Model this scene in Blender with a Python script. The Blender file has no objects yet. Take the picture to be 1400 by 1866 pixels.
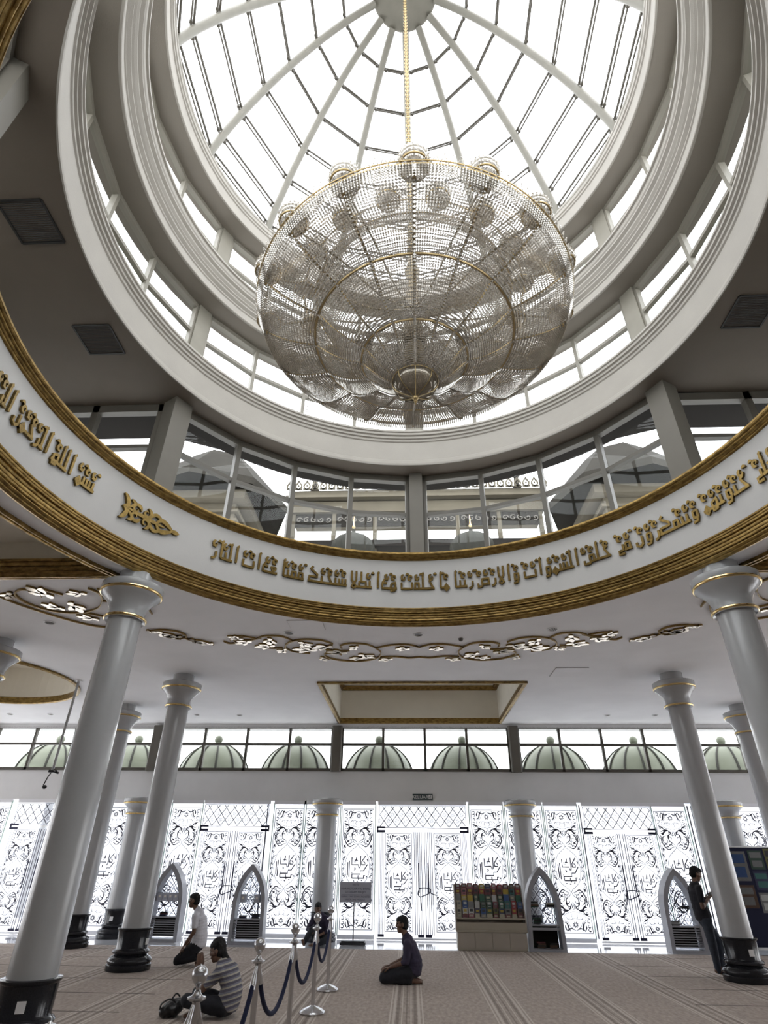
import bpy, bmesh, math, random
from mathutils import Vector, Matrix, noise
from mathutils.geometry import tessellate_polygon
random.seed(7)
PI = math.pi
SC = bpy.context.scene
COL = SC.collection

# ------------------------------------------------------------------ camera, sky, exposure
cam = bpy.data.cameras.new('camera'); camo = bpy.data.objects.new('camera', cam); COL.objects.link(camo)
cam.sensor_width = 36.0; cam.sensor_fit = 'AUTO'; cam.lens = 36.0 * 1035.18 / 1866.0
cam.clip_start = 0.05; cam.clip_end = 500
RT = Vector((0.999126, 0.0408232, 0.0089737)); DN = Vector((-0.0138135, 0.525124, -0.850913)); FW = Vector((-0.0394494, 0.850046, 0.525229))
RT.normalize(); FW = (FW - RT * FW.dot(RT)).normalized(); UP = RT.cross(FW)
camo.matrix_world = Matrix(((RT.x, UP.x, -FW.x, 0), (RT.y, UP.y, -FW.y, 0), (RT.z, UP.z, -FW.z, 1.7), (0, 0, 0, 1)))
SC.camera = camo

SKY = 4.8
w = bpy.data.worlds.new('overcast_sky'); SC.world = w; w.use_nodes = True
nt = w.node_tree; nt.nodes.clear()
o_ = nt.nodes.new('ShaderNodeOutputWorld'); bg = nt.nodes.new('ShaderNodeBackground')
tc = nt.nodes.new('ShaderNodeTexCoord'); ns = nt.nodes.new('ShaderNodeTexNoise'); rp = nt.nodes.new('ShaderNodeValToRGB')
ns.inputs['Scale'].default_value = 3.0; ns.inputs['Detail'].default_value = 5
rp.color_ramp.elements[0].position = .35; rp.color_ramp.elements[0].color = (.86, .88, .93, 1)
rp.color_ramp.elements[1].position = .62; rp.color_ramp.elements[1].color = (1, 1, 1, 1)
nt.links.new(tc.outputs['Generated'], ns.inputs['Vector']); nt.links.new(ns.outputs['Fac'], rp.inputs['Fac'])
nt.links.new(rp.outputs['Color'], bg.inputs['Color']); nt.links.new(bg.outputs['Background'], o_.inputs['Surface'])
bg.inputs['Strength'].default_value = SKY
SC.view_settings.view_transform = 'Standard'; SC.view_settings.look = 'None'
SC.view_settings.exposure = 0.0; SC.view_settings.gamma = 1.0; SC.view_settings.use_curve_mapping = False
try:
    SC.cycles.max_bounces = 10; SC.cycles.diffuse_bounces = 6; SC.cycles.glossy_bounces = 3
    SC.cycles.transmission_bounces = 4; SC.cycles.transparent_max_bounces = 24
    SC.cycles.use_denoising = True; SC.cycles.sample_clamp_indirect = 6.0
    SC.cycles.caustics_reflective = False; SC.cycles.caustics_refractive = False
except Exception: pass

# ------------------------------------------------------------------ materials
def mat(name, col, rough=.6, metal=0.0, noise_=0.0, scale=8.0, bump=0.0, bscale=60.0, spec=.5, col2=None, stretch=None, coat=0.0):
    m = bpy.data.materials.new(name); m.use_nodes = True
    n = m.node_tree; b = n.nodes['Principled BSDF']
    b.inputs['Roughness'].default_value = rough; b.inputs['Metallic'].default_value = metal
    b.inputs['Specular IOR Level'].default_value = spec
    if coat: b.inputs['Coat Weight'].default_value = coat; b.inputs['Coat Roughness'].default_value = .08
    c = (*col, 1)
    b.inputs['Base Color'].default_value = c
    t = n.nodes.new('ShaderNodeTexCoord'); src = t.outputs['Object']
    if stretch:
        mp = n.nodes.new('ShaderNodeMapping'); mp.inputs['Scale'].default_value = stretch
        n.links.new(src, mp.inputs['Vector']); src = mp.outputs['Vector']
    if noise_ > 0:
        nz = n.nodes.new('ShaderNodeTexNoise'); nz.inputs['Scale'].default_value = scale; nz.inputs['Detail'].default_value = 6
        r = n.nodes.new('ShaderNodeValToRGB')
        d = col2 if col2 else tuple(x * (1 - noise_) for x in col)
        r.color_ramp.elements[0].color = (*d, 1); r.color_ramp.elements[1].color = c
        r.color_ramp.elements[0].position = .35; r.color_ramp.elements[1].position = .65
        n.links.new(src, nz.inputs['Vector']); n.links.new(nz.outputs['Fac'], r.inputs['Fac']); n.links.new(r.outputs['Color'], b.inputs['Base Color'])
    if bump > 0:
        nb = n.nodes.new('ShaderNodeTexNoise'); nb.inputs['Scale'].default_value = bscale
        bp = n.nodes.new('ShaderNodeBump'); bp.inputs['Strength'].default_value = bump; bp.inputs['Distance'].default_value = .01
        n.links.new(src, nb.inputs['Vector']); n.links.new(nb.outputs['Fac'], bp.inputs['Height']); n.links.new(bp.outputs['Normal'], b.inputs['Normal'])
    return m

def glass_mat(name, tint, gloss=.08, rough=0.0):
    m = bpy.data.materials.new(name); m.use_nodes = True
    n = m.node_tree; n.nodes.clear()
    o = n.nodes.new('ShaderNodeOutputMaterial'); mx = n.nodes.new('ShaderNodeMixShader')
    t = n.nodes.new('ShaderNodeBsdfTransparent'); g = n.nodes.new('ShaderNodeBsdfGlossy')
    t.inputs['Color'].default_value = (*tint, 1); g.inputs['Roughness'].default_value = rough
    mx.inputs['Fac'].default_value = gloss
    n.links.new(t.outputs[0], mx.inputs[1]); n.links.new(g.outputs[0], mx.inputs[2]); n.links.new(mx.outputs[0], o.inputs['Surface'])
    return m

def crystal_mat(name, tr, tint, dcol=(.70, .64, .55), gcol=(.9, .88, .84)):
    m = bpy.data.materials.new(name); m.use_nodes = True
    n = m.node_tree; n.nodes.clear()
    o = n.nodes.new('ShaderNodeOutputMaterial'); mx = n.nodes.new('ShaderNodeMixShader'); mx2 = n.nodes.new('ShaderNodeMixShader')
    t = n.nodes.new('ShaderNodeBsdfTransparent'); g = n.nodes.new('ShaderNodeBsdfGlossy'); d = n.nodes.new('ShaderNodeBsdfDiffuse')
    t.inputs['Color'].default_value = (*tint, 1); g.inputs['Roughness'].default_value = .06; g.inputs['Color'].default_value = (*gcol, 1)
    d.inputs['Color'].default_value = (*dcol, 1)
    mx.inputs['Fac'].default_value = .5; mx2.inputs['Fac'].default_value = tr
    n.links.new(d.outputs[0], mx.inputs[1]); n.links.new(g.outputs[0], mx.inputs[2])
    n.links.new(mx.outputs[0], mx2.inputs[1]); n.links.new(t.outputs[0], mx2.inputs[2]); n.links.new(mx2.outputs[0], o.inputs['Surface'])
    return m

M = {}
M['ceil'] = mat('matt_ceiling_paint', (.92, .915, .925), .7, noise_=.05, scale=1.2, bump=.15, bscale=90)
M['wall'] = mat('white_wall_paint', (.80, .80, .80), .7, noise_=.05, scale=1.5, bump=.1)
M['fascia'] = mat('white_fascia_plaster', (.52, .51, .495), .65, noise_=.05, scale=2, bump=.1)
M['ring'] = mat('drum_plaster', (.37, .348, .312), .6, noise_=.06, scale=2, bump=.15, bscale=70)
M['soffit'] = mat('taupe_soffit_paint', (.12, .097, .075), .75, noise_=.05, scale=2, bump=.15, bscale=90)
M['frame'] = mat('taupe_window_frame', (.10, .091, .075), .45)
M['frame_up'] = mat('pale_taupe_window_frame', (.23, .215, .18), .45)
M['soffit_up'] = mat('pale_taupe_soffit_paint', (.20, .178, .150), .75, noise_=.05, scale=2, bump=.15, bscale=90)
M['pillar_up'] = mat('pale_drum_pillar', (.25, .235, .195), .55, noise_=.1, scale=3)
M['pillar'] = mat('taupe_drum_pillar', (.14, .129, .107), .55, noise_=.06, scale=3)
M['steel'] = mat('painted_dome_steel', (.215, .205, .172), .45, noise_=.08, scale=5)
M['cream'] = mat('cream_recess_paint', (.84, .80, .70), .7, noise_=.04, scale=2)
M['goldleaf'] = mat('antique_gold_leaf', (.40, .27, .095), .30, .85, noise_=.65, scale=9, col2=(.19, .12, .04), bump=.25, bscale=45, stretch=(1.2, 1.2, 3))
M['brass'] = mat('polished_brass', (.80, .60, .28), .18, 1.0)
M['kufi'] = mat('gilded_letter', (.21, .14, .045), .24, .92, noise_=.4, scale=20)
M['scroll'] = mat('gilded_ceiling_scroll', (.95, .84, .68), .22, 1.0)
M['scrolledge'] = mat('dark_gilt_edge', (.30, .20, .07), .4, .8)
M['column'] = mat('white_column_lacquer', (.45, .455, .46), .25, noise_=.04, scale=3, coat=.4)
M['granite'] = mat('black_granite', (.012, .013, .016), .14, noise_=.5, scale=90, col2=(.022, .022, .026), spec=.35)
M['stone'] = mat('polished_white_marble', (.76, .77, .80), .06, noise_=.08, scale=3, coat=.3)
M['glass'] = glass_mat('clear_pane', (.97, .98, .975), .014)
M['glassdome'] = glass_mat('dome_pane', (.97, .98, .98), .012)
M['glassdoor'] = glass_mat('screen_pane', (.94, .955, .985), .010)
M['greenedge'] = mat('green_glass_edge', (.42, .58, .52), .15)
M['pattern'] = mat('dark_etched_ornament', (.035, .032, .055), .5)
M['stripe'] = mat('grey_etched_stripe', (.16, .16, .20), .5)
M['whiteframe'] = mat('white_aluminium', (.85, .85, .88), .4)
M['darkmetal'] = mat('dark_patch_fitting', (.02, .02, .05), .3, .4)
M['vent'] = mat('dark_louvre', (.010, .009, .008), .6)
M['chrome'] = mat('brushed_stainless', (.62, .62, .64), .22, 1.0)
M['velvet'] = mat('navy_velvet', (.006, .010, .045), .9, noise_=.3, scale=60, bump=.3, bscale=200)
M['skin'] = mat('brown_skin', (.15, .08, .052), .55, noise_=.12, scale=12)
M['hair'] = mat('black_hair', (.006, .0055, .006), .8, noise_=.4, scale=60, bump=.5, bscale=120)
M['blackcloth'] = mat('black_cotton', (.016, .016, .022), .9, noise_=.25, scale=20, bump=.3, bscale=60)
M['navycloth'] = mat('dark_purple_cotton', (.035, .028, .055), .9, noise_=.2, scale=20, bump=.3, bscale=60)
M['darktrouser'] = mat('charcoal_trouser', (.022, .024, .030), .9, noise_=.2, scale=16, bump=.3, bscale=60)
M['jeans'] = mat('washed_denim', (.045, .055, .075), .9, noise_=.35, scale=10, bump=.3, bscale=60)
M['whiteshirt'] = mat('white_polo_cotton', (.70, .70, .76), .85, noise_=.06, scale=10, bump=.25, bscale=50)
M['eye'] = mat('dark_eye', (.02, .015, .015), .2)
M['greymarble'] = mat('grey_white_marble', (.31, .31, .335), .3, noise_=.2, scale=2.5)
M['laminate'] = mat('beige_laminate', (.36, .32, .255), .45, noise_=.05, scale=4)
M['laminate2'] = mat('pale_cabinet_front', (.36, .315, .265), .4, noise_=.05, scale=4)
M['signgrey'] = mat('grey_sign_panel', (.38, .39, .45), .5)
M['signtext'] = mat('dark_sign_lettering', (.05, .05, .07), .5)
M['blackmetal'] = mat('black_powder_coat', (.015, .015, .018), .4)
M['exitgreen'] = mat('dark_exit_panel', (.025, .045, .045), .4)
M['white'] = mat('white_plastic', (.8, .8, .8), .4)
M['boardblue'] = mat('navy_board_fabric', (.008, .010, .035), .9, bump=.2, bscale=150)
M['terrace'] = mat('pale_terrace_paving', (.80, .80, .80), .8, noise_=.08, scale=1.0)
M['greendome'] = mat('pale_green_glazed_dome', (.175, .19, .145), .4, spec=.2, noise_=.15, scale=1.5, stretch=(1, 1, 3))
M['domerib'] = mat('grey_dome_rib', (.030, .030, .025), .6, spec=.15)
M['outwall'] = mat('cream_facade', (.135, .12, .092), .8, noise_=.15, scale=1.5, spec=.1)
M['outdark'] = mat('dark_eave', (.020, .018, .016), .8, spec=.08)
M['outroof'] = mat('grey_roof_tiles', (.035, .032, .027), .8, spec=.08, noise_=.2, scale=3)
M['leather'] = mat('black_leather', (.012, .012, .014), .35, noise_=.3, scale=20, bump=.3, bscale=40)
M['paper'] = mat('book_page_block', (.75, .72, .64), .8)
M['bulb'] = mat('frosted_lamp_glass', (.80, .80, .78), .3)
M['ropeblack'] = mat('black_strap', (.02, .02, .05), .7)
M['crystal'] = crystal_mat('cut_crystal', .26, (.95, .93, .90))
M['crystal2'] = crystal_mat('globe_crystal', .22, (.93, .91, .88))
M['goldchain'] = mat('chandelier_gilt', (.46, .35, .18), .38, .85)
M['netwire'] = mat('dull_gilt_wire', (.30, .25, .17), .4, .7)
M['bowlglass'] = crystal_mat('smoked_bowl_glass', .45, (.62, .58, .52), (.22, .19, .15), (.40, .37, .32))

def mat_nodes(m): return m.node_tree, m.node_tree.nodes['Principled BSDF']
def math_node(n, op, a, b=None):
    x = n.nodes.new('ShaderNodeMath'); x.operation = op
    for i, v in enumerate((a, b)):
        if v is None: continue
        if isinstance(v, (int, float)): x.inputs[i].default_value = v
        else: n.links.new(v, x.inputs[i])
    return x.outputs[0]

def carpet_mat():
    m = mat('brown_woven_carpet', (.235, .185, .150), .95, bump=.6, bscale=140)
    n, b = mat_nodes(m)
    t = n.nodes.new('ShaderNodeTexCoord'); s = n.nodes.new('ShaderNodeSeparateXYZ'); n.links.new(t.outputs['Object'], s.inputs[0])
    nz = n.nodes.new('ShaderNodeTexNoise'); nz.inputs['Scale'].default_value = 22; nz.inputs['Detail'].default_value = 8
    mp = n.nodes.new('ShaderNodeMapping'); mp.inputs['Scale'].default_value = (1, .35, 1)
    n.links.new(t.outputs['Object'], mp.inputs['Vector']); n.links.new(mp.outputs['Vector'], nz.inputs['Vector'])
    r = n.nodes.new('ShaderNodeValToRGB'); r.color_ramp.elements[0].position = .3; r.color_ramp.elements[1].position = .7
    r.color_ramp.elements[0].color = (.32, .262, .222, 1); r.color_ramp.elements[1].color = (.48, .405, .35, 1)
    n.links.new(nz.outputs['Fac'], r.inputs['Fac'])
    P = 1.38
    u = math_node(n, 'ADD', s.outputs['X'], .09 + P * 20 + P / 2)
    u = math_node(n, 'MODULO', u, P); u = math_node(n, 'SUBTRACT', u, P / 2); u = math_node(n, 'ABSOLUTE', u)
    def band(c, hw):
        d = math_node(n, 'SUBTRACT', u, c); d = math_node(n, 'ABSOLUTE', d); return math_node(n, 'LESS_THAN', d, hw)
    light = math_node(n, 'MAXIMUM', band(.165, .016), band(.215, .010)); light = math_node(n, 'MAXIMUM', light, band(.06, .008))
    dark = math_node(n, 'MAXIMUM', band(.0, .010), band(.115, .020))
    mx = n.nodes.new('ShaderNodeMixRGB'); mx.inputs[2].default_value = (.62, .56, .50, 1)
    n.links.new(math_node(n, 'MULTIPLY', light, .75), mx.inputs[0]); n.links.new(r.outputs['Color'], mx.inputs[1])
    m2 = n.nodes.new('ShaderNodeMixRGB'); m2.inputs[2].default_value = (.10, .075, .06, 1)
    n.links.new(math_node(n, 'MULTIPLY', dark, .45), m2.inputs[0]); n.links.new(mx.outputs[0], m2.inputs[1])
    # seams between carpet runs, at the sides of the hall only
    ax = math_node(n, 'GREATER_THAN', math_node(n, 'ABSOLUTE', math_node(n, 'SUBTRACT', s.outputs['X'], .1)), 3.95)
    v = math_node(n, 'MODULO', math_node(n, 'ADD', s.outputs['Y'], 40 + .42), 1.22)
    sm = math_node(n, 'MULTIPLY', math_node(n, 'LESS_THAN', v, .045), ax)
    m3 = n.nodes.new('ShaderNodeMixRGB'); m3.inputs[2].default_value = (.06, .045, .038, 1)
    n.links.new(math_node(n, 'MULTIPLY', sm, .8), m3.inputs[0]); n.links.new(m2.outputs[0], m3.inputs[1])
    n.links.new(m3.outputs[0], b.inputs['Base Color'])
    return m
M['carpet'] = carpet_mat()

def striped_mat():
    m = mat('striped_knit_shirt', (.16, .15, .18), .9, bump=.25, bscale=60)
    n, b = mat_nodes(m)
    t = n.nodes.new('ShaderNodeTexCoord'); s = n.nodes.new('ShaderNodeSeparateXYZ'); n.links.new(t.outputs['Object'], s.inputs[0])
    q = math_node(n, 'ADD', math_node(n, 'MULTIPLY', s.outputs['X'], -.22), s.outputs['Z'])
    v = math_node(n, 'MODULO', math_node(n, 'ADD', q, 4.0), .062)
    a = math_node(n, 'LESS_THAN', v, .018)
    c = math_node(n, 'GREATER_THAN', v, .036)
    mx = n.nodes.new('ShaderNodeMixRGB'); mx.inputs[1].default_value = (.20, .20, .245, 1); mx.inputs[2].default_value = (.42, .39, .33, 1)
    n.links.new(a, mx.inputs[0])
    m2 = n.nodes.new('ShaderNodeMixRGB'); m2.inputs[2].default_value = (.105, .10, .13, 1)
    n.links.new(c, m2.inputs[0]); n.links.new(mx.outputs[0], m2.inputs[1]); n.links.new(m2.outputs[0], b.inputs['Base Color'])
    return m
M['striped'] = striped_mat()

# ------------------------------------------------------------------ mesh helpers
class MB:
    def __init__(s): s.v = []; s.f = []; s.m = []; s.cur = 0
    def add(s, vs, fs):
        o = len(s.v); s.v += [tuple(v) for v in vs]
        for f in fs: s.f.append(tuple(i + o for i in f)); s.m.append(s.cur)
        return s
    def box(s, c, d, rz=0.0, rx=0.0, ry=0.0):
        R = Matrix.Rotation(rz, 3, 'Z') @ Matrix.Rotation(ry, 3, 'Y') @ Matrix.Rotation(rx, 3, 'X'); c = Vector(c)
        h = [x / 2 for x in d]
        vs = [c + R @ Vector((sx * h[0], sy * h[1], sz * h[2])) for sz in (-1, 1) for sx, sy in ((-1, -1), (1, -1), (1, 1), (-1, 1))]
        return s.add(vs, [(3, 2, 1, 0), (4, 5, 6, 7), (0, 1, 5, 4), (1, 2, 6, 5), (2, 3, 7, 6), (3, 0, 4, 7)])
    def tube(s, pts, r, n=8, cap=True, rs=None, closed=False):
        pts = [Vector(p) for p in pts]; k = len(pts); rs = rs or [r] * k
        vs = []; prev = None
        for i, p in enumerate(pts):
            if closed: t = pts[(i + 1) % k] - pts[i - 1]
            else: t = pts[min(i + 1, k - 1)] - pts[max(i - 1, 0)]
            t.normalize()
            if prev is None:
                a = Vector((0, 0, 1)) if abs(t.z) < .9 else Vector((1, 0, 0)); u = t.cross(a).normalized()
            else: u = (prev - t * prev.dot(t)).normalized()
            prev = u; v = t.cross(u)
            vs += [p + (u * math.cos(2 * PI * j / n) + v * math.sin(2 * PI * j / n)) * rs[i] for j in range(n)]
        fs = []
        for i in range(k if closed else k - 1):
            i2 = (i + 1) % k
            for j in range(n): fs.append((i * n + j, i * n + (j + 1) % n, i2 * n + (j + 1) % n, i2 * n + j))
        if cap and not closed: fs += [tuple(range(n - 1, -1, -1)), tuple(range((k - 1) * n, k * n))]
        return s.add(vs, fs)
    def lathe(s, prof, c=(0, 0, 0), n=32, a0=0.0, a1=2 * PI, closed_prof=False):
        full = abs(a1 - a0 - 2 * PI) < 1e-6; c = Vector(c); k = len(prof); m = n if full else n + 1
        vs = []
        for i in range(m):
            a = a0 + (a1 - a0) * i / n
            vs += [c + Vector((r * math.sin(a), r * math.cos(a), z)) for r, z in prof]
        fs = []
        for i in range(n):
            i2 = (i + 1) % m
            for j in range(k if closed_prof else k - 1):
                j2 = (j + 1) % k
                fs.append((i * k + j, i * k + j2, i2 * k + j2, i2 * k + j))
        return s.add(vs, fs)
    def sphere(s, c, r, n=12, m=8, sc=(1, 1, 1), R=None):
        c = Vector(c); vs = []; fs = []
        def T(v):
            v = Vector((v[0] * sc[0], v[1] * sc[1], v[2] * sc[2])) * r
            return c + (R @ v if R is not None else v)
        vs.append(T((0, 0, -1)))
        for i in range(1, m):
            th = PI * i / m
            vs += [T((math.sin(th) * math.cos(2 * PI * j / n), math.sin(th) * math.sin(2 * PI * j / n), -math.cos(th))) for j in range(n)]
        vs.append(T((0, 0, 1)))
        fs += [(0, 1 + (j + 1) % n, 1 + j) for j in range(n)]
        for i in range(m - 2):
            for j in range(n):
                a = 1 + i * n + j; b = 1 + i * n + (j + 1) % n; fs.append((a, b, b + n, a + n))
        l = len(vs) - 1; fs += [(l, 1 + (m - 2) * n + j, 1 + (m - 2) * n + (j + 1) % n) for j in range(n)]
        return s.add(vs, fs)
    def octa(s, c, r, rz=None):
        x, y, z = c; rz = rz or r
        return s.add([(x + r, y, z), (x, y + r, z), (x - r, y, z), (x, y - r, z), (x, y, z + rz), (x, y, z - rz)],
                     [(0, 1, 4), (1, 2, 4), (2, 3, 4), (3, 0, 4), (1, 0, 5), (2, 1, 5), (3, 2, 5), (0, 3, 5)])
    def prism(s, poly, f0, f1, tess=False):
        """poly: 2d points; f0/f1 map (u,v) to 3d for the two faces"""
        k = len(poly); vs = [f0(*p) for p in poly] + [f1(*p) for p in poly]
        fs = [(i, (i + 1) % k, (i + 1) % k + k, i + k) for i in range(k)]
        if tess:
            for t in tessellate_polygon([[Vector((p[0], p[1], 0)) for p in poly]]):
                fs.append((t[2], t[1], t[0])); fs.append(tuple(i + k for i in t))
        else: fs += [tuple(range(k - 1, -1, -1)), tuple(range(k, 2 * k))]
        return s.add(vs, fs)
    def strip(s, L, Rr, f0, f1):
        """a 2d ribbon given left and right point lists, extruded between maps f0 and f1"""
        k = len(L); q = L + Rr
        vs = [f0(*p) for p in q] + [f1(*p) for p in q]; o = 2 * k; fs = []
        for i in range(k - 1):
            fs.append((i, i + 1, k + i + 1, k + i)); fs.append((o + i, o + k + i, o + k + i + 1, o + i + 1))
            fs.append((i, o + i, o + i + 1, i + 1)); fs.append((k + i, k + i + 1, o + k + i + 1, o + k + i))
        fs.append((0, k, o + k, o)); fs.append((k - 1, o + k - 1, o + 2 * k - 1, 2 * k - 1))
        return s.add(vs, fs)
    def mesh(s, name, mats, smooth=False, ang=40):
        me = bpy.data.meshes.new(name); me.from_pydata(s.v, [], s.f)
        for m in (mats if isinstance(mats, (list, tuple)) else [mats]): me.materials.append(m)
        me.polygons.foreach_set('material_index', s.m); me.update()
        bm = bmesh.new(); bm.from_mesh(me); bmesh.ops.recalc_face_normals(bm, faces=bm.faces); bm.to_mesh(me); bm.free()
        if smooth:
            me.polygons.foreach_set('use_smooth', [True] * len(me.polygons))
            try: me.set_sharp_from_angle(angle=math.radians(ang))
            except Exception: pass
        return me
    def build(s, name, mats, parent=None, smooth=False, loc=None, rz=0.0, ang=40):
        return link(name, s.mesh(name, mats, smooth, ang), parent, loc, rz)

def link(name, me, parent=None, loc=None, rz=0.0):
    o = bpy.data.objects.new(name, me); COL.objects.link(o)
    if loc is not None: o.location = loc
    o.rotation_euler = (0, 0, rz)
    if parent is not None: o.parent = parent
    return o
def tag(o, label, cat=None, group=None, kind=None):
    o['label'] = label
    if cat: o['category'] = cat
    if group: o['group'] = group
    if kind: o['kind'] = kind
    return o
def thing(name, label, cat, loc=(0, 0, 0), rz=0.0, group=None):
    o = bpy.data.objects.new(name, None); COL.objects.link(o); o.location = loc; o.rotation_euler = (0, 0, rz); o.empty_display_size = .2
    return tag(o, label, cat, group)
def struct(o, label): return tag(o, label, None, None, 'structure')
def copy_tree(o, parent=None):
    c = o.copy(); COL.objects.link(c)
    if parent is not None: c.parent = parent
    for ch in list(o.children): copy_tree(ch, c)
    return c
def catmull(P, n=6, closed=False):
    P = [Vector((*p, 0)) if len(p) == 2 else Vector(p) for p in P]; k = len(P); out = []
    for i in range(k if closed else k - 1):
        if closed: p0, p1, p2, p3 = P[i - 1], P[i], P[(i + 1) % k], P[(i + 2) % k]
        else: p0, p1, p2, p3 = P[max(i - 1, 0)], P[i], P[i + 1], P[min(i + 2, k - 1)]
        for j in range(n):
            t = j / n; out.append(.5 * ((2 * p1) + (p2 - p0) * t + (2 * p0 - 5 * p1 + 4 * p2 - p3) * t * t + (3 * p1 - p0 - 3 * p2 + p3) * t ** 3))
    if not closed: out.append(P[-1])
    return out
def ribbon(mb, pts, wf, f0, f1, n=6, smooth=True):
    """tapered flat ribbon along 2d points; wf(t) gives the half width"""
    Q = catmull(pts, n) if smooth else [Vector((*p, 0)) for p in pts]
    k = len(Q); L = []; R = []
    for i, p in enumerate(Q):
        t = Q[min(i + 1, k - 1)] - Q[max(i - 1, 0)]
        if t.length < 1e-9: t = Vector((1, 0, 0))
        t.normalize(); nn = Vector((-t.y, t.x, 0)); h = wf(i / (k - 1))
        a = p + nn * h; b = p - nn * h; L.append((a.x, a.y)); R.append((b.x, b.y))
    mb.strip(L, R, f0, f1)
def spiral(cx, cy, r, a0, turns, d=1, k=14, r1=.18):
    return [(cx + (r * (1 - t) + r * r1 * t) * math.cos(a0 + d * 2 * PI * turns * t), cy + (r * (1 - t) + r * r1 * t) * math.sin(a0 + d * 2 * PI * turns * t)) for t in [i / k for i in range(k + 1)]]
def flat(poly, holes, z, mat_, name, parent=None):
    """horizontal sheet with holes at height z"""
    loops = [[Vector((x, y, 0)) for x, y in L] for L in [poly] + holes]
    tri = tessellate_polygon(loops); pts = [p for L in loops for p in L]
    mb = MB(); mb.add([(p.x, p.y, z) for p in pts], [tuple(t) for t in tri])
    return mb.build(name, mat_, parent)
def text_mesh(body, size, extrude=0.0, offset=0.0, align='CENTER', bevel=0.0):
    c = bpy.data.curves.new('lettering', 'FONT'); c.body = body; c.size = size; c.extrude = extrude; c.offset = offset
    c.align_x = align; c.bevel_depth = bevel; c.resolution_u = 3
    o = bpy.data.objects.new('lettering', c); COL.objects.link(o); bpy.context.view_layer.update()
    me = bpy.data.meshes.new_from_object(o.evaluated_get(bpy.context.evaluated_depsgraph_get()))
    bpy.data.objects.remove(o); bpy.data.curves.remove(c)
    return me
ORD = ['first', 'second', 'third', 'fourth', 'fifth', 'sixth', 'seventh', 'eighth', 'ninth', 'tenth', 'eleventh', 'twelfth', 'thirteenth', 'fourteenth', 'fifteenth', 'sixteenth']
# ------------------------------------------------------------------ the hall: floor, ceiling, walls
DX, DY = .125, 4.997                 # axis of the dome
YW, ZC = 18.37, 5.336                # glass wall, ceiling height
XL, XR, YB = -17.0, 17.0, -9.0
AZP = .9                             # bearing of the first drum pillar
def cyl(R, az, z): a = math.radians(az); return (DX + R * math.sin(a), DY + R * math.cos(a), z)

mb = MB(); mb.add([(XL, YB, -.012), (XR, YB, -.012), (XR, YW + .3, -.012), (XL, YW + .3, -.012)], [(0, 1, 2, 3)])
struct(mb.build('floor', M['stone']), 'polished white marble floor strip before the glass wall')
mb = MB(); mb.box((0, (YB + 16.36) / 2, -.004), (XR - XL - .1, 16.36 - YB, .012))
tag(mb.build('carpet', M['carpet']), 'brown striped woven carpet covering the prayer hall floor', 'carpet', None, 'structure')

circ = lambda cx, cy, R, n=96: [(cx + R * math.cos(2 * PI * i / n), cy + R * math.sin(2 * PI * i / n)) for i in range(n)]
COF = [(-2.10, 13.55), (2.70, 13.55), (2.70, 17.95), (-2.10, 17.95)]
RCO = circ(-10.4, 13.1, 2.35, 64)
YS1, YS2 = 2.47, 7.53
def spandrel(s):
    R = 5.19 if s < 0 else 5.26
    a1 = math.degrees(math.acos((YS2 - DY) / R)); n = 14
    pts = [(DX + s * R * math.sin(math.radians(a1 + (180 - 2 * a1) * i / n)), DY + R * math.cos(math.radians(a1 + (180 - 2 * a1) * i / n))) for i in range(n + 1)]
    return pts + [(s * 8.4, YS1), (s * 8.4, YS2)]
SPL, SPR = spandrel(-1), spandrel(1)
OUT = [(XL, YB), (XR, YB), (XR, YW + .1), (XL, YW + .1)]
struct(flat(OUT, [circ(DX, DY, 4.75, 128), COF, RCO, SPL, SPR], ZC, M['ceil'], 'ceiling'), 'white painted ceiling of the prayer hall')
def recess(poly, depth, name, label, closed_top=True):
    mb = MB(); k = len(poly)
    vs = [(x, y, ZC) for x, y in poly] + [(x, y, ZC + depth) for x, y in poly]
    mb.add(vs, [(i, (i + 1) % k, (i + 1) % k + k, i + k) for i in range(k)])
    for t in tessellate_polygon([[Vector((x, y, 0)) for x, y in poly]]): mb.add([(poly[i][0], poly[i][1], ZC + depth) for i in t], [(0, 1, 2)])
    return struct(mb.build(name, M['cream']), label)
recess(COF, 1.05, 'ceiling_coffer', 'rectangular ceiling recess with plain cream sides')
recess(RCO, .9, 'ceiling_coffer', 'round ceiling recess with plain cream sides')
recess(SPL, .55, 'ceiling_coffer', 'spandrel shaped ceiling recess left of the dome')
recess(SPR, .55, 'ceiling_coffer', 'spandrel shaped ceiling recess right of the dome')
NT = [0]
def trim(mb, label, m='goldleaf', smooth=True, ang=35):
    NT[0] += 1
    return struct(mb.build('trim_%d' % NT[0], M[m], None, smooth, ang=ang), label)
def moulding(poly, prof, closed=True):
    """sweep a profile (offset towards the inside of the opening, height) round a polygon with mitred corners"""
    k = len(poly); P = [Vector((*p, 0)) for p in poly]
    area = sum(P[i].x * P[(i + 1) % k].y - P[(i + 1) % k].x * P[i].y for i in range(k)); s = 1 if area > 0 else -1
    vs = []
    for i in range(k):
        a = (P[i] - P[i - 1]).normalized(); b = (P[(i + 1) % k] - P[i]).normalized()
        na = Vector((-a.y, a.x, 0)) * s; nb = Vector((-b.y, b.x, 0)) * s
        m = (na + nb); m = m / max(.3, m.dot(na))
        vs += [(P[i].x + m.x * o, P[i].y + m.y * o, z) for o, z in prof]
    q = len(prof); mb = MB()
    mb.add(vs, [(i * q + j, i * q + (j + 1) % q, ((i + 1) % k) * q + (j + 1) % q, ((i + 1) % k) * q + j) for i in range(k) for j in range(q)])
    return mb
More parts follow.
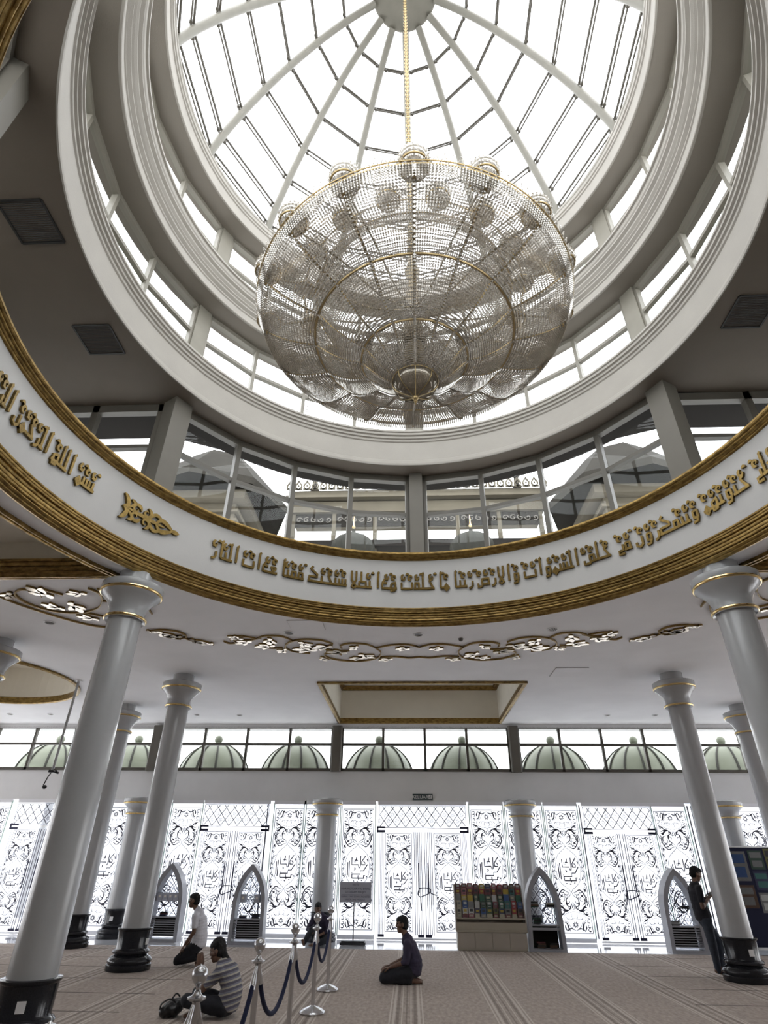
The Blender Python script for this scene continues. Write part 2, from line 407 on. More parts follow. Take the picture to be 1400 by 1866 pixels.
EDGE = [(-.07, ZC), (-.07, ZC - .05), (-.03, ZC - .06), (.0, ZC - .035), (.02, ZC - .045), (.03, ZC + .02), (.0, ZC + .10), (0, ZC)]
trim(moulding(COF, EDGE), 'gilded moulding round the rectangular ceiling recess')
TOPM = [(0, ZC + .92), (.035, ZC + .93), (.05, ZC + .97), (.09, ZC + .99), (.11, ZC + 1.045), (0, ZC + 1.045)]
trim(moulding(COF, TOPM), 'gilded cornice at the top of the rectangular recess')
trim(moulding(RCO, [(-.06, ZC), (-.06, ZC - .04), (-.02, ZC - .06), (.02, ZC - .04), (.03, ZC + .10), (0, ZC + .12)]), 'gilded moulding round the circular ceiling recess')
SPE = [(-.10, ZC), (-.10, ZC - .03), (-.085, ZC - .045), (-.06, ZC - .045), (-.055, ZC - .02), (-.03, ZC - .02), (-.02, ZC - .05), (.005, ZC - .05), (.015, ZC - .01), (.04, ZC + .0), (.05, ZC + .03), (.035, ZC + .045), (.05, ZC + .06), (.06, ZC + .10), (.045, ZC + .115), (.07, ZC + .13), (.09, ZC + .16), (.075, ZC + .175), (.095, ZC + .19), (.095, ZC + .22), (.0, ZC + .23)]
trim(moulding(SPL, SPE), 'gilded stepped moulding round the spandrel recess left of the dome')
trim(moulding(SPR, SPE), 'gilded stepped moulding round the spandrel recess right of the dome')

# hall walls: glass screen side is built below; plain sides and back stay out of the frame
mb = MB(); mb.box((0, YW + .14, (3.21 + 4.0) / 2), (XR - XL, .30, 4.0 - 3.21))
struct(mb.build('wall_front', M['wall']), 'white beam wall between the glass screen and the high windows')
mb = MB(); mb.box((0, YW + .2, ZC - .04), (XR - XL, .5, .16)); mb.box((0, YW + .6, 6.1), (XR - XL, .4, 1.3))
struct(mb.build('wall_front', M['wall']), 'white lintel above the high windows')
for nm, x in (('wall_left', XL), ('wall_right', XR)):
    mb = MB()
    mb.box((x, (YB + YW) / 2, 4.4), (.25, YW - YB, 2.0)); mb.box((x, (YB + 6) / 2, 1.7), (.25, 6 - YB, 3.4))
    for k in range(7): mb.box((x, YB + (YW - YB) * k / 6, 1.75), (.35, .9, 3.5))
    struct(mb.build(nm, M['wall']), 'white pierced side wall on the %s of the hall' % nm[5:])
mb = MB(); mb.box((0, YB, 2.7), (XR - XL, .25, 5.4))
struct(mb.build('wall_back', M['wall']), 'white wall behind the viewer')

# ------------------------------------------------------------------ the drum: stacked rings, windows and soffits
N = 144
def reeded(a, b, n, d):
    """moulding profile from a to b with n rounded reeds, d proud"""
    out = []; L = math.hypot(b[0] - a[0], b[1] - a[1]); nx, nz = -(b[1] - a[1]) / L, (b[0] - a[0]) / L
    for i in range(n):
        dd = d * (1.0, .55, .8, .45)[i % 4]
        for t, o in ((0, 0), (.12, .75), (.35, 1.0), (.65, 1.0), (.88, .7)): u = (i + t) / n; out.append((a[0] + (b[0] - a[0]) * u + nx * dd * o, a[1] + (b[1] - a[1]) * u + nz * dd * o))
    return out + [b]
mb = MB(); mb.lathe([(4.79, 5.336), (4.785, 5.305), (4.757, 5.300)] + reeded((4.745, 5.308), (4.675, 5.36), 2, .014) + reeded((4.685, 5.375), (4.645, 5.50), 3, .020) + reeded((4.63, 5.505), (4.59, 5.592), 3, .012) + [(4.615, 5.602)], (DX, DY, 0), N)
trim(mb, 'broad gilded moulding at the foot of the inscribed ring', ang=22)
mb = MB(); mb.lathe([(4.82, 5.42), (4.70, 5.56), (4.612, 5.60), (4.612, 6.58), (4.65, 6.60)], (DX, DY, 0), N)
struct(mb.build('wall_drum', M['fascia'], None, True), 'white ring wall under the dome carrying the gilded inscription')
mb = MB(); mb.lathe([(4.62, 6.535)] + reeded((4.605, 6.545), (4.555, 6.59), 2, .010) + reeded((4.55, 6.592), (4.495, 6.628), 2, .012) + [(4.487, 6.63), (4.487, 6.66), (4.52, 6.665), (4.70, 6.665)], (DX, DY, 0), N)
trim(mb, 'gilded moulding along the top of the inscribed ring', ang=22)

def arc_pts(R, a0, a1, n):
    return [cyl(R, a0 + (a1 - a0) * i / n, 0)[:2] for i in range(n + 1)]
AZA, AZB = -58.9, 60.7
XW = 7.9
PLAN = arc_pts(4.98, AZA, AZB, 24) + [(XW, YS2), (XW, YS1)] + arc_pts(4.98, 180 - AZB, 180 - AZA, 24) + [(-XW, YS1), (-XW, YS2)]
PLANO = arc_pts(5.4, AZA + 14, AZB - 14, 24) + [(4.75, YS2 + .9), (XW + 1, YS2 + .9), (XW + 1, YS1 - .9), (4.75, YS1 - .9)] + arc_pts(5.4, 180 - AZB + 14, 180 - AZA - 14, 24) + [(-4.5, YS1 - .9), (-XW - 1, YS1 - .9), (-XW - 1, YS2 + .9), (-4.5, YS2 + .9)]
ZL1 = 6.655
struct(flat(PLAN, [circ(DX, DY, 4.6, 128)], ZL1, M['ring'], 'floor_gallery'), 'narrow ledge behind the gilded ring')
struct(flat([(XL - 2, YB - 2), (XR + 2, YB - 2), (XR + 2, YW + .8), (XL - 2, YW + .8)], [PLAN], ZL1 + .03, M['terrace'], 'ceiling_roof'), 'flat roof above the hall ceiling')
Z1 = 8.661
PLANI = arc_pts(4.99, AZA, AZB, 24) + [(XW, YS2 + .07), (XW, YS1 - .07)] + arc_pts(4.99, 180 - AZB, 180 - AZA, 24) + [(-XW, YS1 - .07), (-XW, YS2 + .07)]
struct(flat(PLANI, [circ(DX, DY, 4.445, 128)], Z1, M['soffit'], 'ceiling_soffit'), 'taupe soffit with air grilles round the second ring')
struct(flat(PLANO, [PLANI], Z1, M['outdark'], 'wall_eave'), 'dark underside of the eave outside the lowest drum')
k = len(PLANO); mb = MB()
mb.add([(x, y, Z1 - .0) for x, y in PLANO] + [(x, y, Z1 + .75) for x, y in PLANO], [(i, (i + 1) % k, (i + 1) % k + k, i + k) for i in range(k)])
struct(mb.build('wall_eave', M['outwall']), 'eave edge of the lower drum roof')
struct(flat(PLANO, [circ(DX, DY, 4.7, 96)], Z1 + .75, M['outroof'], 'ceiling_roof'), 'roof of the lower drum')

def ring(prof, label, m='ring'):
    mb = MB(); mb.lathe(prof, (DX, DY, 0), N)
    return struct(mb.build('wall_drum', M[m], None, True, ang=30), label)
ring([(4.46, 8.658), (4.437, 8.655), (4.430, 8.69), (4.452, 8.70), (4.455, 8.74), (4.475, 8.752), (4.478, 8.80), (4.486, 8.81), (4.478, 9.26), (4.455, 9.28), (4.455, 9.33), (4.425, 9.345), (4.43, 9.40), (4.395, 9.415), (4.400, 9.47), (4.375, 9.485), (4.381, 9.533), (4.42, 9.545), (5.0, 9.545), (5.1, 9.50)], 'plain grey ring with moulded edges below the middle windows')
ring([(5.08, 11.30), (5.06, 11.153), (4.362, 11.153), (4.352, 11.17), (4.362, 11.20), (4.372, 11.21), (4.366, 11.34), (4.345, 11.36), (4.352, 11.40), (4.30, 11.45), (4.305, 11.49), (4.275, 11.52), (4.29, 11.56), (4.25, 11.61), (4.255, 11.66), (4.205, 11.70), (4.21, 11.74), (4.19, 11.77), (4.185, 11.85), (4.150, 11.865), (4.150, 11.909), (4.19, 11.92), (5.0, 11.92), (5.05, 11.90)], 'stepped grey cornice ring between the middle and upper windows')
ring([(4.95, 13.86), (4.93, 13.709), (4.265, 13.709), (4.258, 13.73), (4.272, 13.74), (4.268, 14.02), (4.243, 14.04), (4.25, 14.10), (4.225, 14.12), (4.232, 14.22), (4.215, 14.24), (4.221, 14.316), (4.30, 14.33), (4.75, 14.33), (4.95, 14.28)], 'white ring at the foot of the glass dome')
# taupe undersides of the middle and upper drums
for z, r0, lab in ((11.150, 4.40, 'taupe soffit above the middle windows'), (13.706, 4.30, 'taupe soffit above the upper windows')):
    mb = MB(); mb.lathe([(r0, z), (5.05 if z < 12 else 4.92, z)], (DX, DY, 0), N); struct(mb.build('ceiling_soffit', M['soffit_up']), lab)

NW = [0]
def win_root(label, fixed=None):
    NW[0] += 1
    t = bpy.data.objects.new('window_%d' % NW[0], None); COL.objects.link(t); struct(t, label); return t
def bar(mb, a, b, w_, d, up=(0, 0, 1)):
    """a rectangular bar from a to b, w_ wide across and d deep"""
    a = Vector(a); b = Vector(b); t = (b - a); L = t.length; t.normalize(); u = Vector(up)
    s = t.cross(u)
    if s.length < 1e-4: s = t.cross(Vector((0, 1, 0)))
    s.normalize(); u = s.cross(t)
    vs = [p + s * (sx * w_ / 2) + u * (sy * d / 2) for p in (a, b) for sx, sy in ((-1, -1), (1, -1), (1, 1), (-1, 1))]
    mb.add(vs, [(3, 2, 1, 0), (4, 5, 6, 7), (0, 1, 5, 4), (1, 2, 6, 5), (2, 3, 7, 6), (3, 0, 4, 7)])
def window_run(P, z0, zr, z1, label, fw=.07, fd=.11, head=.10, fm='frame'):
    """P: plan points of the mullions, ends included"""
    t = win_root(label); k = len(P)
    mb = MB()
    for i in range(k - 1): bar(mb, (*P[i], z1 - head / 2), (*P[i + 1], z1 - head / 2), fd, head); bar(mb, (*P[i], z0 + .04), (*P[i + 1], z0 + .04), fd, .08)
    mb.build('frame', M[fm], t)
    for i in range(k):
        a = Vector((P[min(i + 1, k - 1)][0] - P[max(i - 1, 0)][0], P[min(i + 1, k - 1)][1] - P[max(i - 1, 0)][1], 0))
        m2 = MB(); m2.box((P[i][0], P[i][1], (z0 + z1) / 2), (fw if 0 < i < k - 1 else fw * 1.3, fd, z1 - z0), math.atan2(a.y, a.x)); m2.build('mullion', M[fm], t)
    m3 = MB()
    for i in range(k - 1): bar(m3, (*P[i], zr), (*P[i + 1], zr), fd * .8, .07)
    m3.build('transom', M[fm], t)
    for i in range(k - 1):
        for za, zb in ((z0, zr), (zr, z1)):
            g = MB(); bar(g, (*P[i], (za + zb) / 2), (*P[i + 1], (za + zb) / 2), .008, zb - za); g.build('pane', M['glass'], t)
    return t
NP = [0]
def pillar(x, y, z0, z1, az, w_, d, label, pm_='pillar'):
    mb = MB(); c = .03; h, e = w_ / 2, d / 2
    poly = [(-h + c, -e), (h - c, -e), (h, -e + c), (h, e), (-h, e), (-h, -e + c)]
    a = -math.radians(az); R = Matrix.Rotation(a, 3, 'Z')
    f = lambda z: (lambda u, v: tuple(Vector((x, y, z)) + R @ Vector((u, v, 0))))
    mb.prism(poly, f(z0), f(z1))
    o = mb.build('wall_pillar', M[pm_]); return struct(o, label)
SIDE = {0: 'far', 1: 'far right', 2: 'near right', 3: 'near', 4: 'near left', 5: 'far left'}
for lev, (R, z0, zr, z1, rp) in enumerate(((4.86, 9.545, 10.42, 11.153, 4.80), (4.76, 11.92, 12.84, 13.709, 4.72))):
    nm = ('middle', 'upper')[lev]
    for q in range(6):
        a0 = AZP + 60 * q
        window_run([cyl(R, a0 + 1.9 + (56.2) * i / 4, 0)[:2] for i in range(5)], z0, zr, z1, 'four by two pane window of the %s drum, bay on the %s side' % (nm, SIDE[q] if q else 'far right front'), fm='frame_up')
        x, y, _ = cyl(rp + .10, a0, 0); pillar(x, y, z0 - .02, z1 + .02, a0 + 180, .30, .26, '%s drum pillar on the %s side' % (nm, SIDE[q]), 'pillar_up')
for s, q in ((1, 0), (-1, 180)):
    for a0, a1 in ((AZA, AZP), (AZP, AZB)):
        P = [cyl(4.93, a0 + 1.9 + (a1 - a0 - 3.8) * i / 4, 0)[:2] for i in range(5)]
        if q: P = [(x, 2 * DY - y) for x, y in P]
        window_run(P, ZL1, 7.73, Z1, 'large four pane window of the lowest drum, %s the middle pillar%s' % ('left of' if a1 == AZP else 'right of', '' if s > 0 else ', near side'), fw=.09, fd=.13, head=.13)
    for a, sd in ((AZA, 'left'), (AZB, 'right')):
        x0 = cyl(4.93, a, 0)[0]; sg = -1 if sd == 'left' else 1; yy = YS2 + .02 if s > 0 else YS1 - .02
        window_run([(x0 + sg * (.22 + 1.22 * i), yy) for i in range(4)], ZL1, 7.73, Z1, 'straight window of the %s wing behind the gilded ring%s' % (sd, '' if s > 0 else ', near side'), fw=.12, fd=.13, head=.16)
        x, y, _ = cyl(4.90, a if s > 0 else 180 - a, 0); pillar(x, y, ZL1, Z1 + .02, (a if s > 0 else 180 - a) + 180, .36, .36, 'lowest drum corner pillar on the %s%s' % (sd, '' if s > 0 else ', near side'))
    x, y, _ = cyl(4.87, AZP if s > 0 else 180 - AZP, 0); pillar(x, y, ZL1, Z1 + .02, AZP + (180 if s > 0 else 0), .27, .26, 'lowest drum middle pillar%s' % ('' if s > 0 else ', near side'))
for sg, nm in ((-1, 'left'), (1, 'right')):
    mb = MB(); mb.box((sg * (XW + .05), (YS1 + YS2) / 2, 7.66), (.1, YS2 - YS1, 2.02)); struct(mb.build('wall_wing', M['soffit']), 'end wall of the %s wing of the lowest drum' % nm)

# ------------------------------------------------------------------ glass dome
dome = win_root('large ribbed glass dome with overcast sky beyond')
NR = 14; RA = [1.2 + 360 / NR * i for i in range(NR)]
RIB = [(4.36, 14.05), (4.16, 14.75), (3.90, 15.40), (3.55, 16.12), (3.08, 16.92), (2.50, 17.72), (1.90, 18.40), (1.30, 18.90), (.74, 19.22)]
RC = [(p.x, p.y) for p in catmull(RIB, 4)]
rib0 = None
for i, az in enumerate(RA):
    if rib0 is None:
        mb = MB(); mb.tube([(r, 0, z) for r, z in RC], .085, 10); 
        for r, z in ((1.02, 19.07), (.92, 19.13)): mb.box((r, 0, z), (.05, .16, .05))
        rib0 = mb.mesh('rib', M['steel'], True)
    link('rib', rib0, dome, (DX, DY, 0), PI / 2 - math.radians(az))
def on_rib(zq):
    for (r0, z0), (r1, z1) in zip(RC, RC[1:]):
        if z0 <= zq <= z1: t = (zq - z0) / (z1 - z0); return r0 + (r1 - r0) * t
    return RC[-1][0]
BZ = [14.42, 14.95, 15.75, 16.60, 17.42, 18.18, 18.80]
gb = None; pm = {}
h = PI / NR
for i in range(NR):
    az = RA[i] + 180 / NR
    if gb is None:
        mb = MB()
        for jz, z in enumerate(BZ):
            r = on_rib(z) + .05; a = (r * math.cos(h), -r * math.sin(h), z); b = (r * math.cos(h), r * math.sin(h), z)
            mb.tube([a, b], .019, 6)
            off = .11 if jz < 4 else .06
            a2 = (a[0] - off * .3, a[1], z + off); b2 = (b[0] - off * .3, b[1], z + off); mb.tube([a2, b2], .026, 6)
            for p in (a, b):
                s = 1 if p[1] > 0 else -1; mb.box((p[0], p[1] - s * .13, z + .03), (.06, .05, .09))
        gb = mb.mesh('glazing_bar', M['frame'], True)
        mb = MB(); zs = BZ + [19.2]
        for z0, z1 in zip(zs, zs[1:]):
            r0, r1 = on_rib(z0) + .10, on_rib(z1) + .10
            A, B = (r0 * math.cos(h), r0 * math.sin(h), z0 + .06), (r1 * math.cos(h), r1 * math.sin(h), z1 + .05)
            mb.add([(A[0], -A[1], A[2]), A, B, (B[0], -B[1], B[2])], [(0, 1, 2, 3)])
        r0 = 4.27; A = (r0 * math.cos(h), r0 * math.sin(h), 14.2); r1 = on_rib(BZ[0]) + .10; B = (r1 * math.cos(h), r1 * math.sin(h), BZ[0] + .06)
        mb.add([(A[0], -A[1], A[2]), A, B, (B[0], -B[1], B[2])], [(0, 1, 2, 3)])
        pm = mb.mesh('pane', M['glassdome'])
    link('glazing_bar', gb, dome, (DX, DY, 0), PI / 2 - math.radians(az)); link('pane', pm, dome, (DX, DY, 0), PI / 2 - math.radians(az))
mb = MB(); mb.lathe([(0.0, 19.22), (.72, 19.22), (.77, 19.25), (.77, 19.42), (0, 19.5)], (DX, DY, 0), 40); mb.build('hub_disc', M['steel'], dome, True)

# ------------------------------------------------------------------ high windows in the front wall
PX = [-18.5, -13.1, -7.77, -2.205, 3.13, 8.38, 13.8]
for i in range(len(PX) - 1):
    a, b = PX[i] + .14, PX[i + 1] - .14
    window_run([(a + (b - a) * k / 4, YW) for k in range(5)], 4.0, 4.75, 5.262, 'long clerestory window, %s from the left above the glass screen' % ORD[i], fw=.075, fd=.10, head=.055)
for i, x in enumerate(PX): pillar(x, YW - .02, 3.98, 5.27, 0, .30, .34, 'wall post between the high windows, %s from the left' % ORD[i])
# ------------------------------------------------------------------ columns
def column_meshes(H, r0, r1, zl, zu, neck):
    g = MB(); g.lathe([(0, 0), (.385, 0), (.392, .02), (.392, .085), (.372, .10), (.385, .125), (.380, .16), (.35, .195), (.305, .215), (.285, .235), (.318, .25), (.325, .275), (.31, .295), (.282, .31), (.275, .33), (.285, .58), (.305, .60), (.308, .618), (.29, .625), (0, .625)], n=40)
    s = MB(); prof = [(r0, .62)] + [(r0 + (r1 - r0) * (t ** 1.4), .62 + (zl - .62) * t) for t in [i / 10 for i in range(1, 11)]]
    s.lathe(prof, n=40)
    rl, ru = r1 + .045, .415
    c = MB(); cp = [(r1, zl - .01), (rl, zl - .03), (rl + .012, zl), (rl, zl + .03), (r1 + .02, zl + .045)]
    for t in [i / 8 for i in range(9)]:
        cp.append((r1 + .02 + (ru - r1 - .025) * (t ** 2.3), zl + .05 + (zu - zl - .08) * t))
    cp += [(ru, zu - .02), (ru + .004, zu + .02), (ru + .015, zu + .04), (ru + .015, zu + .115), (ru - .01, zu + .13)]
    cp += [(neck, zu + .135), (neck, H)] if H > zu + .2 else [(0, H)]
    c.lathe(cp, n=40)
    b1 = MB(); b1.tube([(rl * math.sin(2 * PI * i / 40), rl * math.cos(2 * PI * i / 40), zl) for i in range(40)], .022, 8, closed=True)
    b2 = MB(); b2.tube([(ru * math.sin(2 * PI * i / 48), ru * math.cos(2 * PI * i / 48), zu) for i in range(48)], .022, 8, closed=True)
    return (g.mesh('plinth', M['granite'], True), s.mesh('shaft', M['column'], True), c.mesh('capital', M['column'], True, 50), b1.mesh('brass_ring', M['brass'], True), b2.mesh('brass_ring', M['brass'], True))
tall = column_meshes(ZC + .01, .250, .228, 4.63, 5.01, .232); short = column_meshes(3.215, .27, .262, 2.82, 3.09, .25)
def column(x, y, ms, label, grp=None, plate=None):
    t = thing('white_column', label, 'column', (x, y, .004 if y < 16.3 else -.01), 0, grp)
    for m in ms: link(m.name.split('.')[0], m, t)
    if plate is not None:
        p = MB(); a = math.radians(plate); p.box((.287 * math.sin(a), .287 * math.cos(a), .42), (.085, .012, .095), -a); o = p.build('socket_plate', M['white'], t); o['label'] = 'pale socket plate'
    return t
column(-4.06, 7.60, tall, 'tall white column nearest at far left, its capital touching the gilded ring', plate=158)
column(4.44, 7.47, tall, 'tall white column leaning out of the frame at far right, capital under the gilded ring')
column(-5.18, 12.95, tall, 'tall white column behind the nearest left column, beside the arched shelf', plate=100)
column(5.83, 12.92, tall, 'tall white column beside the man looking at his phone', plate=172)
column(-7.78, 15.84, tall, 'tall white column mostly hidden behind the nearest left column')
column(8.72, 15.87, tall, 'tall white column right of the notice board, half hidden by the rightmost column')
column(-7.95, 10.45, tall, 'tall white column at the left edge with only its capital in view')
column(-2.33, 17.86, short, 'short white column by the glass screen behind the sitting man')
column(3.05, 17.86, short, 'short white column by the glass screen behind the bookcase arch')
column(-7.74, 17.90, short, 'short white column by the glass screen left of the arched shelves', plate=178)
column(8.62, 17.86, short, 'short white column by the glass screen behind the notice board')

# ------------------------------------------------------------------ patterned glass screen
def tap(wm, p=.8): return lambda t: wm * (math.sin(PI * min(1, max(0, t))) ** p) + .0006
def tap1(wm): return lambda t: wm * (1 - t) ** .7 * min(1, t * 8 + .15) + .0006
def con(wm): return lambda t: wm
def arabesque(mb, x0, z0, W, H, f):
    """arabesque with a central medallion; drawn in a box W x H with lower left corner x0, z0. f(depth) gives a map"""
    f0, f1 = f(0), f(1)
    U = W; cx, cz = x0 + W / 2, z0 + H / 2; S = H / W / 3.3
    def X(p, sx=1, sz=1): return (cx + sx * p[0] * U, cz + sz * p[1] * U * S)
    def rib(pts, wf, mirror=True, flip=True, n=5, smooth=True):
        for sx in ((1, -1) if mirror else (1,)):
            for sz in ((1, -1) if flip else (1,)): ribbon(mb, [X(p, sx, sz) for p in pts], lambda t: wf(t) * U * .86 + .001, f0, f1, n, smooth)
    # border
    for a, b in (((-.49, -1.63), (.49, -1.63)), ((.49, -1.63), (.49, 1.63)), ((.49, 1.63), (-.49, 1.63)), ((-.49, 1.63), (-.49, -1.63))):
        ribbon(mb, [X(a), X(b)], lambda t: .0085 * U, f0, f1, 1, False)
    # medallion
    rib([(0, .62), (.05, .55), (.16, .47), (.29, .35), (.36, .18), (.385, 0)], con(.0075))
    # paired volutes above and below the medallion
    rib([(0, .60), (.06, .70), (.17, .78), (.20, .92), (.10, .98), (.02, .92)], tap(.013))
    rib([(.02, .64), (.14, .60), (.26, .55), (.38, .66), (.42, .82), (.36, .96), (.22, .93)], tap(.018))
    rib(spiral(.29, .80, .115, PI * .5, 1.35, -1), tap1(.014))
    rib([(.38, .66), (.31, .70), (.26, .66)], tap(.020)); rib([(.33, .60), (.27, .63), (.22, .60)], tap(.018)); rib([(.42, .82), (.46, .88), (.43, .95)], tap(.016))
    rib([(0, .86), (.06, .95), (.13, 1.05), (.25, 1.10), (.38, 1.05), (.45, 1.10)], tap(.016))
    rib([(.16, 1.06), (.26, 1.06), (.34, .99), (.42, 1.0)], tap(.030)); rib([(.27, 1.10), (.34, 1.17), (.43, 1.17)], tap(.022))
    rib([(.13, .98), (.19, .90), (.17, .84)], tap(.016)); rib([(0, 1.06), (.035, .99), (0, .93)], tap(.012)); rib([(.05, 1.04), (.08, .98), (.04, .92)], tap(.014))
    rib(spiral(.16, .72, .060, -PI * .3, 1.1, 1), tap1(.012)); rib(spiral(.12, 1.00, .050, PI * .9, 1.0, -1), tap1(.011)); rib([(.30, .93), (.36, .90), (.38, .82), (.33, .78)], tap(.016)); rib(spiral(.40, 1.16, .050, PI * .6, 1.0, 1), tap1(.013)); rib([(.08, .64), (.14, .68), (.22, .66), (.24, .60)], tap(.014)); rib(spiral(.43, .62, .045, PI, .9, 1), tap1(.012)); rib([(.20, .84), (.16, .90), (.10, .88), (.09, .82)], tap(.012))
    # trefoil crown with flower
    rib([(0, 1.10), (.10, 1.12), (.26, 1.16), (.33, 1.25), (.29, 1.34), (.21, 1.37), (.17, 1.46), (.09, 1.52), (0, 1.58)], con(.006))
    rib(spiral(.13, 1.24, .075, PI, .9, -1), tap1(.007)); rib([(.02, 1.14), (.09, 1.20), (.05, 1.28), (0, 1.24)], tap(.007)); rib([(.16, 1.30), (.22, 1.28), (.26, 1.22)], tap(.010))
    for k in range(8):
        a = PI / 8 + k * PI / 4
        for sz in (1, -1):
            p = (.0 + .022 * math.cos(a), 1.43 + .022 * math.sin(a)); q = (.085 * math.cos(a), 1.43 + .085 * math.sin(a)); m_ = ((p[0] + q[0]) / 2, (p[1] + q[1]) / 2)
            ribbon(mb, [X(p, 1, sz), X(m_, 1, sz), X(q, 1, sz)], lambda t: tap(.016)(t) * U, f0, f1, 3)
    # corner and side foliage
    rib([(.06, 1.55), (.15, 1.52), (.24, 1.56), (.27, 1.60)], tap(.018)); rib([(.17, 1.60), (.22, 1.50), (.25, 1.40), (.33, 1.36)], tap(.024)); rib([(.27, 1.58), (.31, 1.50), (.30, 1.43)], tap(.022))
    for z in (1.54, 1.45, 1.33): rib(spiral(.40, z, .055, PI * .2, .8, 1), tap1(.016))
    for z in (1.24, 1.17): rib([(.37, z), (.42, z + .04), (.46, z + .03)], tap(.014))
    for z, a in ((.50, 2.6), (.40, 1.0), (.20, 2.2), (.07, .8)): rib(spiral(.43, z, .048, a, .9, -1), tap1(.013))
    rib([(.45, .60), (.42, .48), (.45, .36), (.42, .26), (.45, .14), (.42, 0)], con(.006)); rib([(.37, .50), (.41, .56), (.47, .56)], tap(.016)); rib([(.36, .30), (.40, .26), (.40, .20)], tap(.014))
    for z in (.72, .88): rib([(.46, z), (.43, z + .05), (.45, z + .10)], tap(.012))
    # square lettering in the medallion
    T = .0165
    for pl in ([(-.30, .12), (-.30, -.24)], [(-.25, .16), (-.25, -.28)], [(-.17, .26), (-.17, .05), (.03, .05), (.055, -.03), (.085, -.03), (.10, .05), (.10, .30)],
               [(.13, .05), (.24, .05), (.24, .10), (.19, .15)], [(.14, .05), (.14, .14), (.26, .30)], [(.32, .06), (.20, -.11), (.10, -.11), (.09, -.20), (-.16, -.20), (-.16, -.14)],
               [(-.16, -.31), (.22, -.31)], [(.03, -.31), (.03, -.23)], [(.20, -.31), (.20, -.24), (.25, -.24)], [(-.16, -.20), (-.16, -.31)], [(.05, -.31), (.05, -.36)]):
        ribbon(mb, [X(p) for p in pl], lambda t: T * U, f0, f1, 1, False)
    for pl in ([(-.07, .14), (-.03, .22), (-.02, .30)], [(-.09, .16), (-.03, .18), (.02, .15)], [(-.10, -.02), (-.06, -.06), (-.10, -.10)], [(.28, .22), (.32, .18), (.33, .12)], [(-.02, -.39), (.04, -.41)], [(.12, -.38), (.17, -.36)], [(-.12, -.37), (-.08, -.40)], [(.28, -.30), (.31, -.24)]):
        ribbon(mb, [X(p) for p in pl], lambda t: tap(.018)(t) * U, f0, f1, 4)
    ribbon(mb, [X(p) for p in spiral(-.07, .15, .05, 2.2, 1.0, 1)], lambda t: .006 * U, f0, f1, 2)
def lattice(mb, x0, z0, x1, z1, pitch, f, wl=.006, inside=None):
    """diamond lattice with eight petal flowers"""
    f0, f1 = f(0), f(1); hp = pitch; vp = pitch * 1.25
    ins = inside or (lambda x, z: x0 <= x <= x1 and z0 <= z <= z1)
    for d in (1, -1):
        k0 = int(-(z1 - z0) / vp) - 2
        for k in range(k0, int((x1 - x0) / hp) + 2 - k0):
            bx = x0 + k * hp; pts = []
            for i in range(161):
                z = z0 + (z1 - z0) * i / 160; x = bx + d * (z - z0) / vp * hp - (0 if d > 0 else 0)
                if ins(x, z): pts.append((x, z))
                elif len(pts) > 1: ribbon(mb, [pts[0], pts[-1]], con(wl), f0, f1, 1, False); pts = []
                else: pts = []
            if len(pts) > 1: ribbon(mb, [pts[0], pts[-1]], con(wl), f0, f1, 1, False)
    nz = int((z1 - z0) / (vp / 2)) + 1
    for j in range(1, nz + 1):
        z = z0 + j * vp / 2
        for i in range(-1, int((x1 - x0) / hp) + 2):
            x = x0 + (i + (.5 if j % 2 == 0 else 0)) * hp + hp * .5 * 0
            if (j + 0) % 2 == 1: x = x0 + i * hp
            if not ins(x, z) or not ins(x, z + vp * .2) or not ins(x, z - vp * .2): continue
            if (i + j) % 2 and pitch < .2: pass
            for q in range(8):
                a = q * PI / 4; r0, r1 = pitch * .05, pitch * .26
                ribbon(mb, [(x + r0 * math.cos(a), z + r0 * math.sin(a)), (x + (r0 + r1) / 2 * math.cos(a + .18), z + (r0 + r1) / 2 * math.sin(a + .18)), (x + r1 * math.cos(a), z + r1 * math.sin(a))], tap(pitch * .02), f0, f1, 2)
ZG0, ZG1 = .10, 3.10
def wall_f(y=0.0, d=.006): return lambda k: (lambda u, v: (u, y - (d if k else 0), v))
FW_ = wall_f()
def border(mb, x0, z0, x1, z1, w_, f):
    f0, f1 = f(0), f(1)
    for a, b in (((x0, z0), (x1, z0)), ((x1, z0), (x1, z1)), ((x1, z1), (x0, z1)), ((x0, z1), (x0, z0))): ribbon(mb, [a, b], con(w_), f0, f1, 1, False)
mb = MB(); arabesque(mb, -.44, ZG0 + .08, .88, ZG1 - ZG0 - .16, FW_); AR_TALL = mb.mesh('etched_pattern', M['pattern'])
mb = MB(); arabesque(mb, -.375, .16, .75, 2.26, FW_); AR_LEAF = mb.mesh('etched_pattern', M['pattern'])
def stripes(x0, x1, z0, z1, n, name='etched_stripes', parent=None):
    mb = MB()
    for i in range(n):
        x = x0 + (x1 - x0) * (i + .5) / n; mb.box((x, YW - .010, (z0 + z1) / 2), ((x1 - x0) / n * .36, .006, z1 - z0))
    return mb.build(name, M['stripe'], parent)
def pane_box(x0, x1, z0, z1, name, parent):
    mb = MB(); mb.box(((x0 + x1) / 2, YW, (z0 + z1) / 2), (x1 - x0, .012, z1 - z0)); return mb.build(name, M['glassdoor'], parent)
